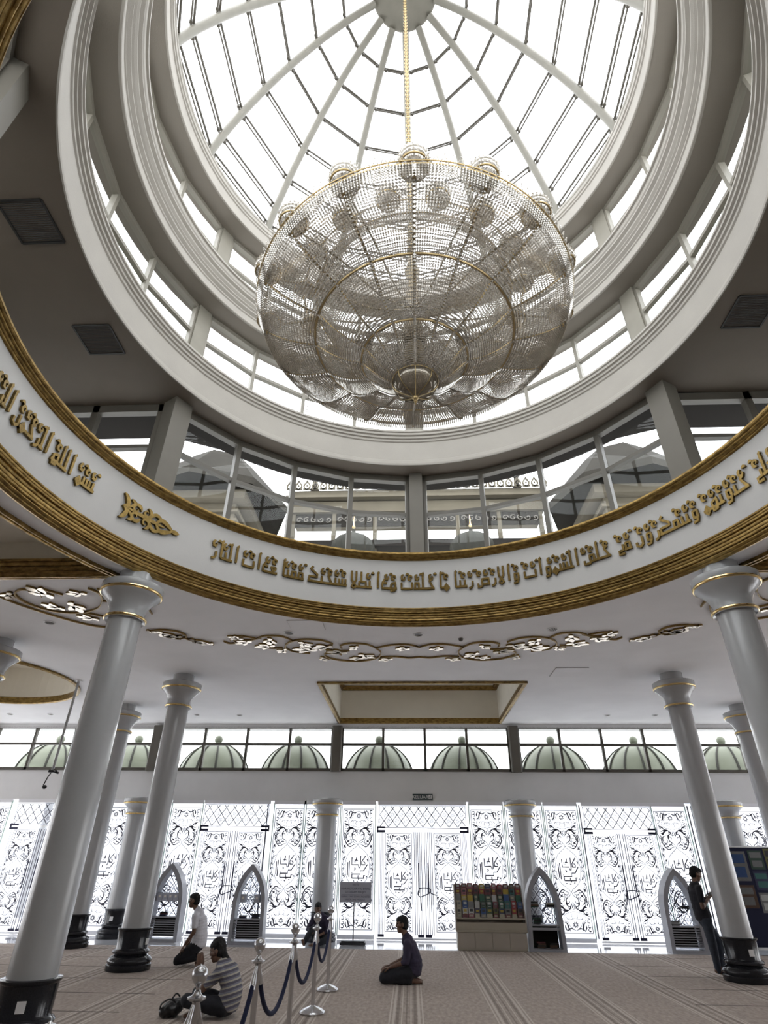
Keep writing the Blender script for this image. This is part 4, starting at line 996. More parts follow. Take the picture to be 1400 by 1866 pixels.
# microphone hanging on a rod
t = thing('hanging_microphone', 'black microphone on a long grey rod hanging from the ceiling at left', 'microphone', (-7.87, 13.345, ZC))
mb = MB(); mb.lathe([(0, -.03), (.07, -.025), (.075, 0)], n=20); mb.build('ceiling_rose', M['white'], t, True)
mb = MB(); mb.tube([(0, 0, -.01), (-.01, 0, -1.98)], .028, 10); mb.build('rod', M['column'], t, True)
mb = MB(); mb.box((0, 0, -1.99), (.14, .10, .05)); mb.tube([(-.06, 0, -1.98), (.13, .02, -2.02)], .022, 8); mb.tube([(.05, -.05, -1.96), (.12, -.08, -1.99)], .02, 8); mb.build('clamp', M['blackmetal'], t, True)
mb = MB(); mb.tube(catmull([(-.02, 0, -2.0), (-.07, 0, -2.10), (-.10, 0, -2.20), (-.12, 0, -2.27)], 4), .012, 6); mb.sphere((-.085, 0, -2.30), .04, 10, 8, (1.3, 1, 1)); mb.build('gooseneck_microphone', M['blackmetal'], t, True)
# exit sign
t = thing('exit_sign', 'dark KELUAR exit sign above the central glass doors', 'sign', (.355, YW - .03, 3.325))
mb = MB(); mb.box((0, .0, 0), (.58, .05, .155)); mb.build('panel', M['exitgreen'], t)
me = text_mesh('KELUAR', .128, .003); me.materials.clear(); me.materials.append(M['white']); me.transform(Matrix.Translation((-.068, -.028, -.045)) @ Matrix.Rotation(PI / 2, 4, 'X')); link('lettering', me, t)
mb = MB(); mb.box((.215, -.028, 0), (.09, .006, .105)); mb.cur = 1; mb.sphere((.222, -.033, .030), .011, 8, 6); mb.tube([(.22, -.033, .018), (.212, -.033, -.008), (.232, -.033, -.022), (.228, -.033, -.045)], .006, 5); mb.tube([(.212, -.033, -.008), (.195, -.033, -.026), (.182, -.033, -.024)], .006, 5); mb.tube([(.24, -.033, .006), (.22, -.033, .016), (.198, -.033, .008)], .005, 5)
mb.build('running_figure_symbol', [M['white'], M['exitgreen']], t)

# ------------------------------------------------------------------ outside
mb = MB(); mb.box((0, YW + 40, -.25), (160, 79.2, .4)); mb.box((0, -60, -.3), (160, 100, .4)); mb.box((-62, 5, -.3), (90 - .4, 40, .4)); mb.box((62, 5, -.3), (89.6, 40, .4))
struct(mb.build('floor_terrace', M['terrace']), 'pale terrace outside the hall')
mb = MB(); mb.box((0, 34.2, 2.1), (90, .4, 4.7)); mb.box((0, 34.1, 4.5), (90, .8, .2))  # backdrop wall added to tone down the glare seen through the doors
for i in range(30): mb.box((-43.5 + 3 * i, 33.95, 2.1), (.5, .3, 4.6))
struct(mb.build('wall_added_backdrop', M['terrace']), 'added pale backdrop wall that dims the view through the glass screen')
dm = MB(); dp = [(1.42, -.40), (1.42, -.30), (1.38, -.2)] + [(1.36 * math.cos(t), 1.40 * math.sin(t)) for t in [PI / 2 * i / 14 for i in range(14)]] + [(.10, 1.40)]
dm.lathe(dp, n=48); dome_sh = dm.mesh('dome_shell', M['greendome'], True)
dm = MB(); pr = [(1.375 * math.cos(t), 1.415 * math.sin(t)) for t in [PI / 2 * (i + .02) / 12 for i in range(13)]]
for i in range(12):
    a = 2 * PI * i / 12 + .2; dm.tube([(r * math.sin(a), r * math.cos(a), z) for r, z in pr], .035, 5, rs=[.045 * (.35 + .65 * r / 1.375) for r, z in pr])
dome_rb = dm.mesh('dome_ribs', M['domerib'], True)
dm = MB(); dm.lathe([(.15, 1.38), (.17, 1.42), (.11, 1.45)], n=16); dm.sphere((0, 0, 1.55), .165, 16, 12); dome_fn = dm.mesh('ball_finial', M['greendome'], True)
for i, x in enumerate((-14.2, -10.95, -7.68, -4.45, -1.21, 2.07, 5.53, 8.75, 12.1, 15.4)):
    t = thing('small_dome', 'pale green ribbed dome outside the high windows, %s from the left' % ORD[i], 'dome', (x, 24.0, 4.30), 0, 'small domes on the porch roof')
    link('dome_shell', dome_sh, t); link('dome_ribs', dome_rb, t); link('ball_finial', dome_fn, t)
t = thing('porch_roof', 'flat white porch roof carrying the small green domes outside', 'porch', (0, 24.0, -.05))
mb = MB(); mb.box((0, 0, 3.80), (34, 3.2, .28)); mb.build('roof_slab', M['terrace'], t)
for x in (-13.9, -10.4, -3.14, 4.1, 11.6): mb = MB(); mb.lathe([(.15, 0), (.15, 3.67)], (x, 0, 0), 16); mb.build('post', M['column'], t, True)
# upper pavilion seen through the lowest drum windows
t = thing('pavilion', 'cream roof pavilion with pierced cresting outside the lowest drum windows', 'building', (.4, 20.0, 11.5))
mb = MB(); mb.box((0, .6, 2.72), (10.4, 1.6, .5)); mb.box((0, .5, 3.1), (10.8, 1.9, .12)); mb.box((0, .5, 3.3), (10.6, 1.7, .25)); mb.build('cornice', M['outwall'], t)
mb = MB()
for i in range(31):
    x = -5.25 + i * .35; y = -.42
    for s in (1, -1):
        ribbon(mb, [(x, 3.42), (x + s * .10, 3.52), (x + s * .12, 3.64), (x, 3.84)], con(.030), lambda u, v: (u, y, v), lambda u, v: (u, y - .06, v)); ribbon(mb, [(x, 3.44), (x + s * .15, 3.46)], con(.03), lambda u, v: (u, y, v), lambda u, v: (u, y - .06, v), 1)
    ribbon(mb, [(x, 3.80), (x, 3.90)], con(.02), lambda u, v: (u, y, v), lambda u, v: (u, y - .06, v), 1); mb.sphere((x, y - .03, 3.62), .045, 6, 5)
mb.build('cresting', M['outwall'], t)
mb = MB()
for i in range(6):
    x0 = -5.0 + i * 1.68; mb.box((x0 + .8, -.1, 2.12), (1.5, .05, .62)); mb.cur = 1
    for k_ in range(5): ribbon(mb, spiral(x0 + .2 + k_ * .3, 2.12, .13, k_, 1.1), con(.022), lambda u, v: (u, -.13, v), lambda u, v: (u, -.17, v), 2)
    mb.cur = 0
mb.build('lattice_panel', [M['outdark'], M['frame']], t)
for i in range(7): mb = MB(); mb.box((-5.05 + i * 1.68, 0, .7), (.16, .2, 3.5)); mb.build('post', M['outwall'], t)
mb = MB(); mb.box((0, .3, .95), (10.6, 1.2, .28)); mb.box((0, -.1, .25), (10.6, .1, .14)); mb.box((0, -.2, -2.75), (10.6, .3, 4.1)); mb.build('lower_roof_beam', M['outdark'], t)
for i, x in enumerate((-2.05, 2.45)):
    tt = thing('onion_lantern', 'grey ribbed onion lantern with gilt tip, seen %s the middle drum pillar' % ('left of' if i == 0 else 'right of'), 'lantern', (x, 19.0, 11.1))
    mb = MB(); pf = [(.0, 1.62), (.05, 1.55), (.09, 1.42), (.17, 1.33), (.38, 1.22), (.62, 1.08), (.78, .88), (.82, .66), (.70, .40), (.55, .25), (.5, 0)]
    n_ = 48; kk = len(pf)
    vs = [(r * (1 + .035 * math.cos(16 * 2 * PI * j / n_)) * math.cos(2 * PI * j / n_), r * (1 + .035 * math.cos(16 * 2 * PI * j / n_)) * math.sin(2 * PI * j / n_), z) for j in range(n_) for r, z in pf]
    mb.add(vs, [(j * kk + q, j * kk + q + 1, ((j + 1) % n_) * kk + q + 1, ((j + 1) % n_) * kk + q) for j in range(n_) for q in range(kk - 1)]); mb.build('onion_dome', M['domerib'], tt, True)
    mb = MB(); mb.sphere((0, 0, 1.68), .07, 8, 6); mb.tube([(0, 0, 1.6), (0, 0, 2.15)], .03, 6, rs=[.035, .012]); mb.build('finial', M['brass'], tt, True)
    mb = MB(); mb.box((0, 0, -2.15), (1.0, 1.0, 4.28)); mb.build('pedestal', M['outwall'], tt)
for s, nm in ((-1, 'left'), (1, 'right')):
    tt = thing('corner_tower', 'cream corner tower with dark sloping eave outside the drum windows on the %s' % nm, 'tower', (.4 + s * 8.0, 18.8, 9.0), 0)
    mb = MB(); mb.box((0, 0, .84), (2.6, 2.6, 6.3)); mb.box((0, 0, 4.15), (3.4, 3.4, .35)); mb.build('wall', M['outwall'], tt)
    mb = MB(); mb.lathe([(2.9, 4.32), (2.9, 4.62), (1.2, 6.6), (0, 7.0)], n=8); mb.build('roof', M['outroof'], tt)
    mb = MB(); mb.box((0, -1.33, 1.4), (1.7, .06, 1.7)); mb.build('window', M['outdark'], tt)
    mb = MB()
    for z in (3.2, 3.6): mb.box((0, 0, z), (2.9, 2.9, .12))
    mb.build('ledge', M['outwall'], tt)
    ts = thing('spire', 'thin dark spire beyond the cresting on the %s' % nm, 'spire', (.4 + s * 4.45, 20.75, 14.93))
    mb = MB(); mb.lathe([(0, 0), (.17, 0), (.15, .7), (.21, .78), (.10, .9), (.11, 1.3), (.16, 1.38), (.06, 1.5), (.045, 2.3), (0, 2.6)], n=12); mb.build('shaft', M['outdark'], ts, True)
# ------------------------------------------------------------------ arched shelves
def arch_pts(w_, h_, n=10):
    """pointed arch outline from lower left up and over to lower right"""
    hs = h_ * .50; R = ((h_ - hs) ** 2 + (w_ / 2) ** 2) / w_; L = []
    a1 = math.atan2(h_ - hs, R - w_ / 2)
    for i in range(n + 1): a = PI - a1 * i / n; L.append((-w_ / 2 + R + R * math.cos(a), hs + R * math.sin(a)))
    return [(-w_ / 2 * 1.06, 0)] + L + [(-x, z) for x, z in L[-2::-1]] + [(w_ / 2 * 1.06, 0)]
def arch_inside(w_, h_):
    hs = h_ * .50; R = ((h_ - hs) ** 2 + (w_ / 2) ** 2) / w_
    def ins(x, z):
        x = abs(x)
        if z < .02 or z > h_: return False
        if z <= hs: return x < w_ / 2
        return (x - (w_ / 2 - R)) ** 2 + (z - hs) ** 2 < R * R if x > w_ / 2 - R else True
    return ins
def arch_shelf(x, y, label, slats=True):
    W, H, D = .80, 1.66, .36
    t = thing('arched_shelf', label, 'shelf', (x, y, -.012), 0, 'arched shelves')
    o = arch_pts(W, H); i_ = [(p[0] * .80, p[1] if k in (0, ) else p[1]) for k, p in enumerate(o)]
    inn = arch_pts(W * .78, H * .915); inn[0] = (inn[0][0], .06); inn[-1] = (inn[-1][0], .06)
    mb = MB(); k = len(o)
    for a in range(k - 1):
        L = [(o[a][0], o[a][1]), (o[a + 1][0], o[a + 1][1])]; R_ = [(inn[a][0], inn[a][1]), (inn[a + 1][0], inn[a + 1][1])]
        mb.strip(L, R_, lambda u, v: (u, 0, v), lambda u, v: (u, D, v))
    mb.strip([o[-1], o[0]], [inn[-1], inn[0]], lambda u, v: (u, 0, v), lambda u, v: (u, D, v))
    mb.build('marble_frame', M['greymarble'], t)
    ins = arch_inside(W * .78, H * .915)
    b = MB(); b.prism([p for p in inn], lambda u, v: (u, D - .03, v), lambda u, v: (u, D - .022, v), True); bp = b.build('glass_back', M['glassdoor'], t)
    mb = MB(); lattice(mb, -.36, .50, .36, 1.54, .19, lambda k_: (lambda u, v: (u, D - .034 - (.006 if k_ else 0), v)), .0075, ins); mb.build('etched_lattice', M['pattern'], bp)
    for z in (.50, .82): mb = MB(); mb.box((0, D / 2, z), (W * .79, D - .04, .028)); mb.build('shelf_board', M['greymarble'] if z < .6 else M['glass'], t)
    if slats:
        mb = MB(); mb.box((0, D - .05, .30), (.62, .01, .40)); mb.build('lower_back', M['outdark'], t)
        mb = MB()
        for q in range(8): mb.box((0, .05, .12 + q * .046), (W * .80, .02, .018))
        mb.build('slats', M['greymarble'], t)
    else:
        mb = MB(); mb.box((0, .06, .43), (W * .8, .05, .05)); mb.build('rail', M['greymarble'], t); mb = MB(); mb.box((0, D - .05, .27), (.62, .01, .42)); mb.build('lower_back', M['outdark'], t)
    return t
arch_shelf(-6.22, 17.18, 'grey marble arched shelf farthest left, half hidden by a column')
arch_shelf(-4.03, 16.86, 'grey marble arched shelf behind the man in the striped shirt')
arch_shelf(3.115, 16.44, 'grey marble arched shelf leaning against the bookcase', False)
arch_shelf(6.37, 16.60, 'grey marble arched shelf behind the man with the phone')
PAL = {'maroon': (.16, .025, .035), 'red': (.36, .03, .04), 'pink': (.40, .12, .16), 'green': (.025, .12, .065), 'dark green': (.015, .06, .035), 'teal': (.03, .16, .15), 'blue': (.03, .09, .27), 'navy': (.015, .02, .09),
       'yellow': (.50, .36, .04), 'olive': (.16, .16, .03), 'cream': (.50, .45, .33), 'grey': (.22, .22, .22), 'white': (.62, .62, .60), 'brown': (.12, .06, .03), 'black': (.02, .02, .02)}
BM = {c: mat('book_cover_' + c.replace(' ', '_'), tuple(.62 * q for q in v), .45, noise_=.1, scale=30) for c, v in PAL.items()}
def book_mesh(c, w_, h_, th, title=None):
    mb = MB(); mb.box((0, 0, h_ / 2), (w_, th, h_)); mb.cur = 1; mb.box((w_ * .01, 0, h_ / 2 + h_ * .006), (w_ * .97, th * .7, h_ * 1.005)); mb.cur = 2
    if title: mb.box((0, -th / 2 - .001, h_ * .62), (w_ * .62, .003, h_ * .34)); mb.box((0, -th / 2 - .001, h_ * .2), (w_ * .5, .003, h_ * .07))
    me = mb.mesh('book', [BM[c], M['paper'], BM[title or c]]); return me
# ------------------------------------------------------------------ bookcase
t = thing('bookcase', 'beige display bookcase with rows of books beside the arched shelf', 'bookcase', (1.85, 16.44, -.012))
mb = MB(); mb.box((0, .21, .20), (1.60, .42, .36)); mb.box((0, .22, .03), (1.58, .36, .06)); mb.box((0, .20, .375), (1.64, .46, .03)); mb.build('cabinet', M['laminate'], t)
for i in range(4): mb = MB(); mb.box((-.60 + .40 * i, -.008, .20), (.385, .016, .29)); mb.build('cabinet_door', M['laminate2'], t)
mb = MB(); mb.box((0, .04, .46), (1.62, .03, .16)); mb.box((0, .04, .615), (1.62, .05, .025)); mb.build('front_panel', M['laminate'], t)
for s in (-1, 1):
    mb = MB(); mb.prism([(.02, .39), (.42, .39), (.42, 1.27), (.36, 1.27), (.02, .62)], lambda u, v: (s * .80, u, v), lambda u, v: (s * .825, u, v)); mb.build('side_panel', M['laminate2'], t)
mb = MB(); mb.box((0, .405, .85), (1.62, .02, .84)); mb.build('back_panel', M['laminate2'], t)
ROWZ = [(.585, .085, .11), (.655, .125, .16), (.790, .165, .16), (.920, .21, .155), (1.045, .26, .15), (1.155, .31, .14)]
for r, (z, y, hh) in enumerate(ROWZ[1:]):
    mb = MB(); mb.box((0, y + .03, z - .008), (1.60, .05, .012)); mb.build('display_ledge', M['laminate2'], t)
ROWC = [['cream', 'maroon', 'pink', 'cream', 'grey', 'cream', 'maroon', 'cream', 'maroon', 'cream', 'maroon'], ['cream', 'white', 'white', 'navy', 'blue', 'dark green', 'olive', 'navy', 'grey', 'red', 'brown'], ['cream', 'blue', 'grey', 'white', 'dark green', 'dark green', 'maroon', 'green', 'teal', 'red', 'blue'], ['grey', 'yellow', 'yellow', 'dark green', 'green', 'dark green', 'white', 'dark green', 'blue', 'grey', 'green'],
        ['maroon', 'pink', 'maroon', 'maroon', 'red', 'maroon', 'maroon', 'maroon', 'yellow', 'teal', 'red'], ['maroon', 'maroon', 'pink', 'maroon', 'yellow', 'navy', 'pink', 'red', 'maroon', 'brown', 'maroon']]
ROWN = ['bottom trough', 'lowest ledge', 'second lowest ledge', 'middle ledge', 'second highest ledge', 'top ledge']
for r, (z, y, hh) in enumerate(ROWZ):
    for i, c in enumerate(ROWC[r]):
        wd = .105 + .012 * ((i * 7 + r * 3) % 3); h_ = hh * (.86 + .05 * ((i * 5 + r) % 4))
        ti = ['cream', 'white', 'yellow', None, 'grey', 'black'][(i * 3 + r * 5) % 6]
        o = link('book', book_mesh(c, wd, h_, .014, ti), None, (1.85 - .725 + i * .145 + .008 * ((i * 3 + r) % 3 - 1), 16.44 + y, z + .002))
        o.rotation_euler = (-.30, 0, 0)
        tag(o, 'small %s book, %s from left on the %s of the bookcase' % (c, ORD[i], ROWN[r]), 'book', 'books on the display bookcase')
def pile(x, y, z, cols, label):
    for i, c in enumerate(cols):
        me = book_mesh(c, .17 + .02 * (i % 2), .12, .028); o = link('book', me, None, (x + .008 * (i % 3 - 1), y - .06 + .005 * (i % 2), z + .014 + .0295 * i)); o.rotation_euler = (-PI / 2, 0, 0)
        tag(o, '%s book, %s from bottom, %s' % (c, ORD[i], label), 'book', 'book pile ' + label)
pile(2.92, 16.66, .824, ['dark green', 'brown', 'grey', 'black'], 'on left middle shelf of the bookcase arch')
pile(3.30, 16.66, .824, ['grey', 'black', 'cream'], 'on right middle shelf of the bookcase arch')
pile(2.95, 16.66, .504, ['black', 'dark green', 'black', 'dark green'], 'on lower shelf of the bookcase arch')
pile(3.0, 16.66, .05, ['brown', 'black', 'brown', 'maroon'], 'on left floor of the bookcase arch'); pile(3.28, 16.66, .05, ['brown', 'brown', 'black'], 'on right floor of the bookcase arch')
pile(-4.18, 17.08, .504, ['navy', 'grey'], 'on lower shelf behind the striped shirt, left'); pile(-3.86, 17.08, .504, ['black', 'navy', 'black'], 'on lower shelf behind the striped shirt, right')
pile(6.22, 16.82, .504, ['grey', 'white', 'grey'], 'on lower shelf behind the phone man'); pile(6.52, 16.82, .824, ['black', 'black'], 'on middle shelf behind the phone man')
pile(-6.3, 17.40, .504, ['navy', 'maroon', 'black'], 'on lower shelf of the farthest left arch')
def boxfile(x, y, z, label):
    mb = MB(); mb.box((0, 0, .085), (.13, .2, .17)); mb.cur = 1; mb.box((0, -.102, .10), (.05, .004, .05)); tag(mb.build('box_file', [M['signgrey'], M['paper']], None, False, (x, y, z)), label, 'box file')
for i in range(4): boxfile(-6.42 + i * .138, 17.32, .824, 'grey box file, %s from the left on the middle shelf of the farthest left arch' % ORD[i])
boxfile(-4.20, 17.02, .824, 'grey box file on the middle shelf of the arch behind the striped shirt')
boxfile(-3.85, 17.02, .824, 'grey box file at the right end of the middle shelf behind the striped shirt')

# ------------------------------------------------------------------ sign on a stand
t = thing('sign_stand', 'grey notice sign on a thin black stand before the glass screen', 'sign', (-1.44, 17.12, -.012))
mb = MB(); mb.box((0, .02, .045), (.62, .34, .055)); mb.box((0, .02, .085), (.56, .28, .03)); mb.build('base', M['blackmetal'], t)
mb = MB(); mb.tube([(0, .02, .08), (0, .02, 1.05)], .014, 8); mb.build('pole', M['blackmetal'], t, True)
mb = MB(); mb.box((.03, 0, 1.075), (.80, .02, .43)); bd = mb.build('panel', M['signgrey'], t)
for s_, z, body in ((.055, 1.215, 'NOTIS'), (.064, 1.125, 'DILARANG TIDUR ATAU BARING'), (.064, 1.055, 'DI DALAM MASJID'), (.050, .965, 'SLEEPING / LYING DOWN IS PROHIBITED'), (.050, .905, 'INSIDE THIS MOSQUE')):
    me = text_mesh(body, s_, .001); wmax = max(v.co.x for v in me.vertices) - min(v.co.x for v in me.vertices); k = min(1, .72 / wmax)
    me.materials.clear(); me.materials.append(M['signtext']); me.transform(Matrix.Translation((.03, -.012, z)) @ Matrix.Rotation(PI / 2, 4, 'X') @ Matrix.Diagonal((k, 1, 1, 1))); link('lettering', me, bd)
mb = MB(); mb.box((.03, -.012, 1.018), (.70, .002, .006)); mb.build('rule', M['signtext'], bd)
# ------------------------------------------------------------------ notice boards at the right edge
for i, (x, ry, lb) in enumerate(((8.35, 0, 'navy notice board pinned with papers behind the rightmost column'), (9.86, 0, 'navy notice board pinned with papers at the right edge'))):
    t = thing('notice_board', lb, 'notice board', (x, 16.75 - .02 * i, -.012))
    mb = MB(); mb.box((0, 0, 1.12), (1.46, .05, 1.98)); mb.build('panel', M['boardblue'], t)
    mb = MB()
    for s in (-1, 1): mb.box((s * .735, 0, 1.08), (.03, .06, 2.13))
    mb.box((0, 0, 2.125), (1.46, .06, .03)); mb.box((0, 0, .10), (1.46, .06, .05)); mb.build('frame', M['white'] if i == 0 else M['steel'], t)
    for s in (-1, 1): mb = MB(); mb.box((s * .6, 0, .035), (.06, .45, .05)); mb.build('foot', M['steel'], t)
    for q, (px, pz, pw, ph, cc_) in enumerate(((-.38, 1.72, .52, .62, 'grey'), (.12, 1.85, .34, .40, 'dark green'), (.50, 1.88, .32, .42, 'olive'), (.12, 1.42, .34, .38, 'navy'), (.52, 1.38, .32, .46, 'white'), (-.36, 1.10, .50, .46, 'brown'), (.12, .98, .34, .40, 'grey'), (.50, .92, .30, .36, 'yellow'))):
        o = MB(); o.box((0, 0, 0), (pw, .004, ph)); o.cur = 1; o.box((0, -.003, ph * .25), (pw * .8, .004, ph * .3)); o.box((0, -.003, -ph * .2), (pw * .7, .004, ph * .35))
        tag(o.build('poster', [BM[cc_], BM[('blue', 'grey', 'black', 'teal', 'cream', 'grey', 'white', 'olive')[q]]], None, False, (x + px, 16.75 - .02 * i - .028, pz - .012)), '%s poster pinned %s on the %s notice board' % (cc_, ('upper left', 'top middle', 'top right', 'middle', 'right of the middle', 'lower left', 'lower middle', 'lower right')[q], 'left' if i == 0 else 'right'), 'poster', 'posters on the notice boards')

# ------------------------------------------------------------------ rope barrier
SP = [(-1.60, 3.25), (-1.46, 4.93), (-1.43, 6.62), (-1.36, 8.15), (-1.33, 9.78), (-1.33, 11.36)]
def stanchion_meshes():
    b = MB(); b.lathe([(0, .004), (.165, .004), (.168, .015), (.16, .028), (.11, .055), (.05, .075), (.028, .085), (0, .088)], n=36)
    p = MB(); p.lathe([(.026, .07), (.026, .885), (.03, .89), (.03, .90)], n=20)
    f = MB(); f.lathe([(.0, .895), (.045, .895), (.062, .905), (.062, .915), (.04, .92), (.025, .935), (.02, .95), (0, .955)], n=28)
    s = MB(); s.lathe([(.0, .94), (.014, .94), (.014, .958), (.018, .972), (.030, .984), (.043, .998), (.051, 1.014), (.0535, 1.032), (.051, 1.050), (.042, 1.066), (.028, 1.078), (.010, 1.084), (.005, 1.090), (0, 1.092)], n=28)
    return b.mesh('base', M['chrome'], True), p.mesh('pole', M['chrome'], True), f.mesh('collar', M['chrome'], True), s.mesh('ball_finial', M['chrome'], True)
stm = stanchion_meshes(); WH = ['beside the viewer below the frame', 'nearest the viewer, in front of the striped shirt', 'second from the viewer', 'third from the viewer', 'fourth from the viewer, its round base in view', 'farthest from the viewer, by the sitting man']
for i, (x, y) in enumerate(SP):
    t = thing('barrier_post', 'stainless rope barrier post %s' % WH[i], 'barrier post', (x, y, .002), 0, 'rope barrier posts')
    for m_ in stm: link(m_.name.split('.')[0], m_, t)
def rope(a, b, label, drop=.36):
    a = Vector((*a, .88)); b = Vector((*b, .88)); d = (b - a).normalized(); a += d * .045; b -= d * .045
    t = thing('barrier_rope', label, 'rope', ((a + b) / 2)[:], 0, 'barrier ropes'); m_ = (a + b) / 2; L = (b - a).length
    P = []
    for i in range(25):
        u = i / 24; c_ = 1 - (2 * u - 1) ** 2; P.append(a + (b - a) * u + Vector((0, 0, -drop * c_ ** .85)) - m_)
    mb = MB(); mb.tube(P[1:-1], .021, 10); mb.build('velvet_rope', M['velvet'], t, True)
    for e, f_ in ((P[0], P[1]), (P[-1], P[-2])):
        mb = MB(); mb.tube([e, e.lerp(f_, .5), f_, f_ + (f_ - e) * .5], .024, 10, rs=[.012, .018, .026, .026]); mb.build('end_cap', M['chrome'], t, True)
for i, lb in enumerate(('navy velvet rope leaving the nearest post towards the viewer', 'navy velvet rope from the nearest post to the second post', 'navy velvet rope hanging between the second and third posts', 'navy velvet rope hanging between the third and fourth posts', 'navy velvet rope hanging between the two farthest posts')):
    rope(SP[i], SP[i + 1], lb, (.50, .50, .46, .44, .42)[i])

# ------------------------------------------------------------------ people
class Blob:
    """overlapping capsules and ellipsoids, fused into one continuous skin"""
    def __init__(s): s.mb = MB()
    def cap(s, a, b, r0, r1=None):
        a, b = Vector(a), Vector(b); r1 = r1 or r0; d = b - a; L = max(d.length, 1e-4); d.normalize(); P = []; R = []
        for i in range(5): t = PI / 2 * (1 - i / 4); P.append(a - d * r0 * math.sin(t) * .999); R.append(max(.0006, r0 * math.cos(t)))
        for i in range(5): t = PI / 2 * i / 4; P.append(b + d * r1 * math.sin(t) * .999); R.append(max(.0006, r1 * math.cos(t)))
        s.mb.tube(P, 1, 12, rs=R); return s
    def ell(s, c, rad, R=None): s.mb.sphere(c, 1.0, 16, 10, rad, R); return s
    def build(s, name, m, voxel, smooth=6, wrinkle=0.0, wscale=14, parent=None, loc=None):
        me = s.mb.mesh(name, m); o = bpy.data.objects.new(name, me); COL.objects.link(o)
        r = o.modifiers.new('r', 'REMESH'); r.mode = 'VOXEL'; r.voxel_size = voxel; r.use_smooth_shade = True
        q = o.modifiers.new('s', 'SMOOTH'); q.factor = .5; q.iterations = smooth
        bpy.context.view_layer.update()
        nm = bpy.data.meshes.new_from_object(o.evaluated_get(bpy.context.evaluated_depsgraph_get())); bpy.data.objects.remove(o); bpy.data.meshes.remove(me)
        nm.name = name
        if wrinkle:
            for v in nm.vertices:
                p = v.co * wscale; v.co += v.normal * wrinkle * (noise.noise(Vector((p.x, p.y, p.z * .55))) + .5 * noise.noise(p * 2.3))
        nm.polygons.foreach_set('use_smooth', [True] * len(nm.polygons)); nm.materials.clear(); nm.materials.append(m)
        return link(name, nm, parent, loc)
def hand(B, wr, d, n, curl, side, spread=.10):
    wr, d, n = Vector(wr), Vector(d).normalized(), Vector(n).normalized(); n = (n - d * n.dot(d)).normalized(); t = d.cross(n) * side
    for k, (off, ln, sc_) in enumerate(((.030, .082, .92), (.011, .088, 1.0), (-.009, .085, .95), (-.028, .078, .78))):
        kn = wr + d * ln + t * off * 1.15; B.cap(wr + d * .012 + t * off * .6, kn, .0155, .0125)
        p = kn; a = curl * .8; dd = d + t * spread * off * 12
        for ph, (l, r) in enumerate(((.040, .0098), (.026, .0088), (.020, .0078))):
            v = (dd.normalized() * math.cos(a) + n * math.sin(a)); q = p + v * l * sc_; B.cap(p, q, r + .0006, r); p = q; a += curl
    b0 = wr + d * .022 + t * .026; b1 = b0 + (d * .6 + t * .75 + n * .35).normalized() * .042; b2 = b1 + (d * .85 + t * .25 + n * .5).normalized() * .030; b3 = b2 + (d * .9 + n * .45 - t * .1).normalized() * .024
    B.cap(b0, b1, .0155, .012).cap(b1, b2, .0115, .0105).cap(b2, b3, .0105, .0085)
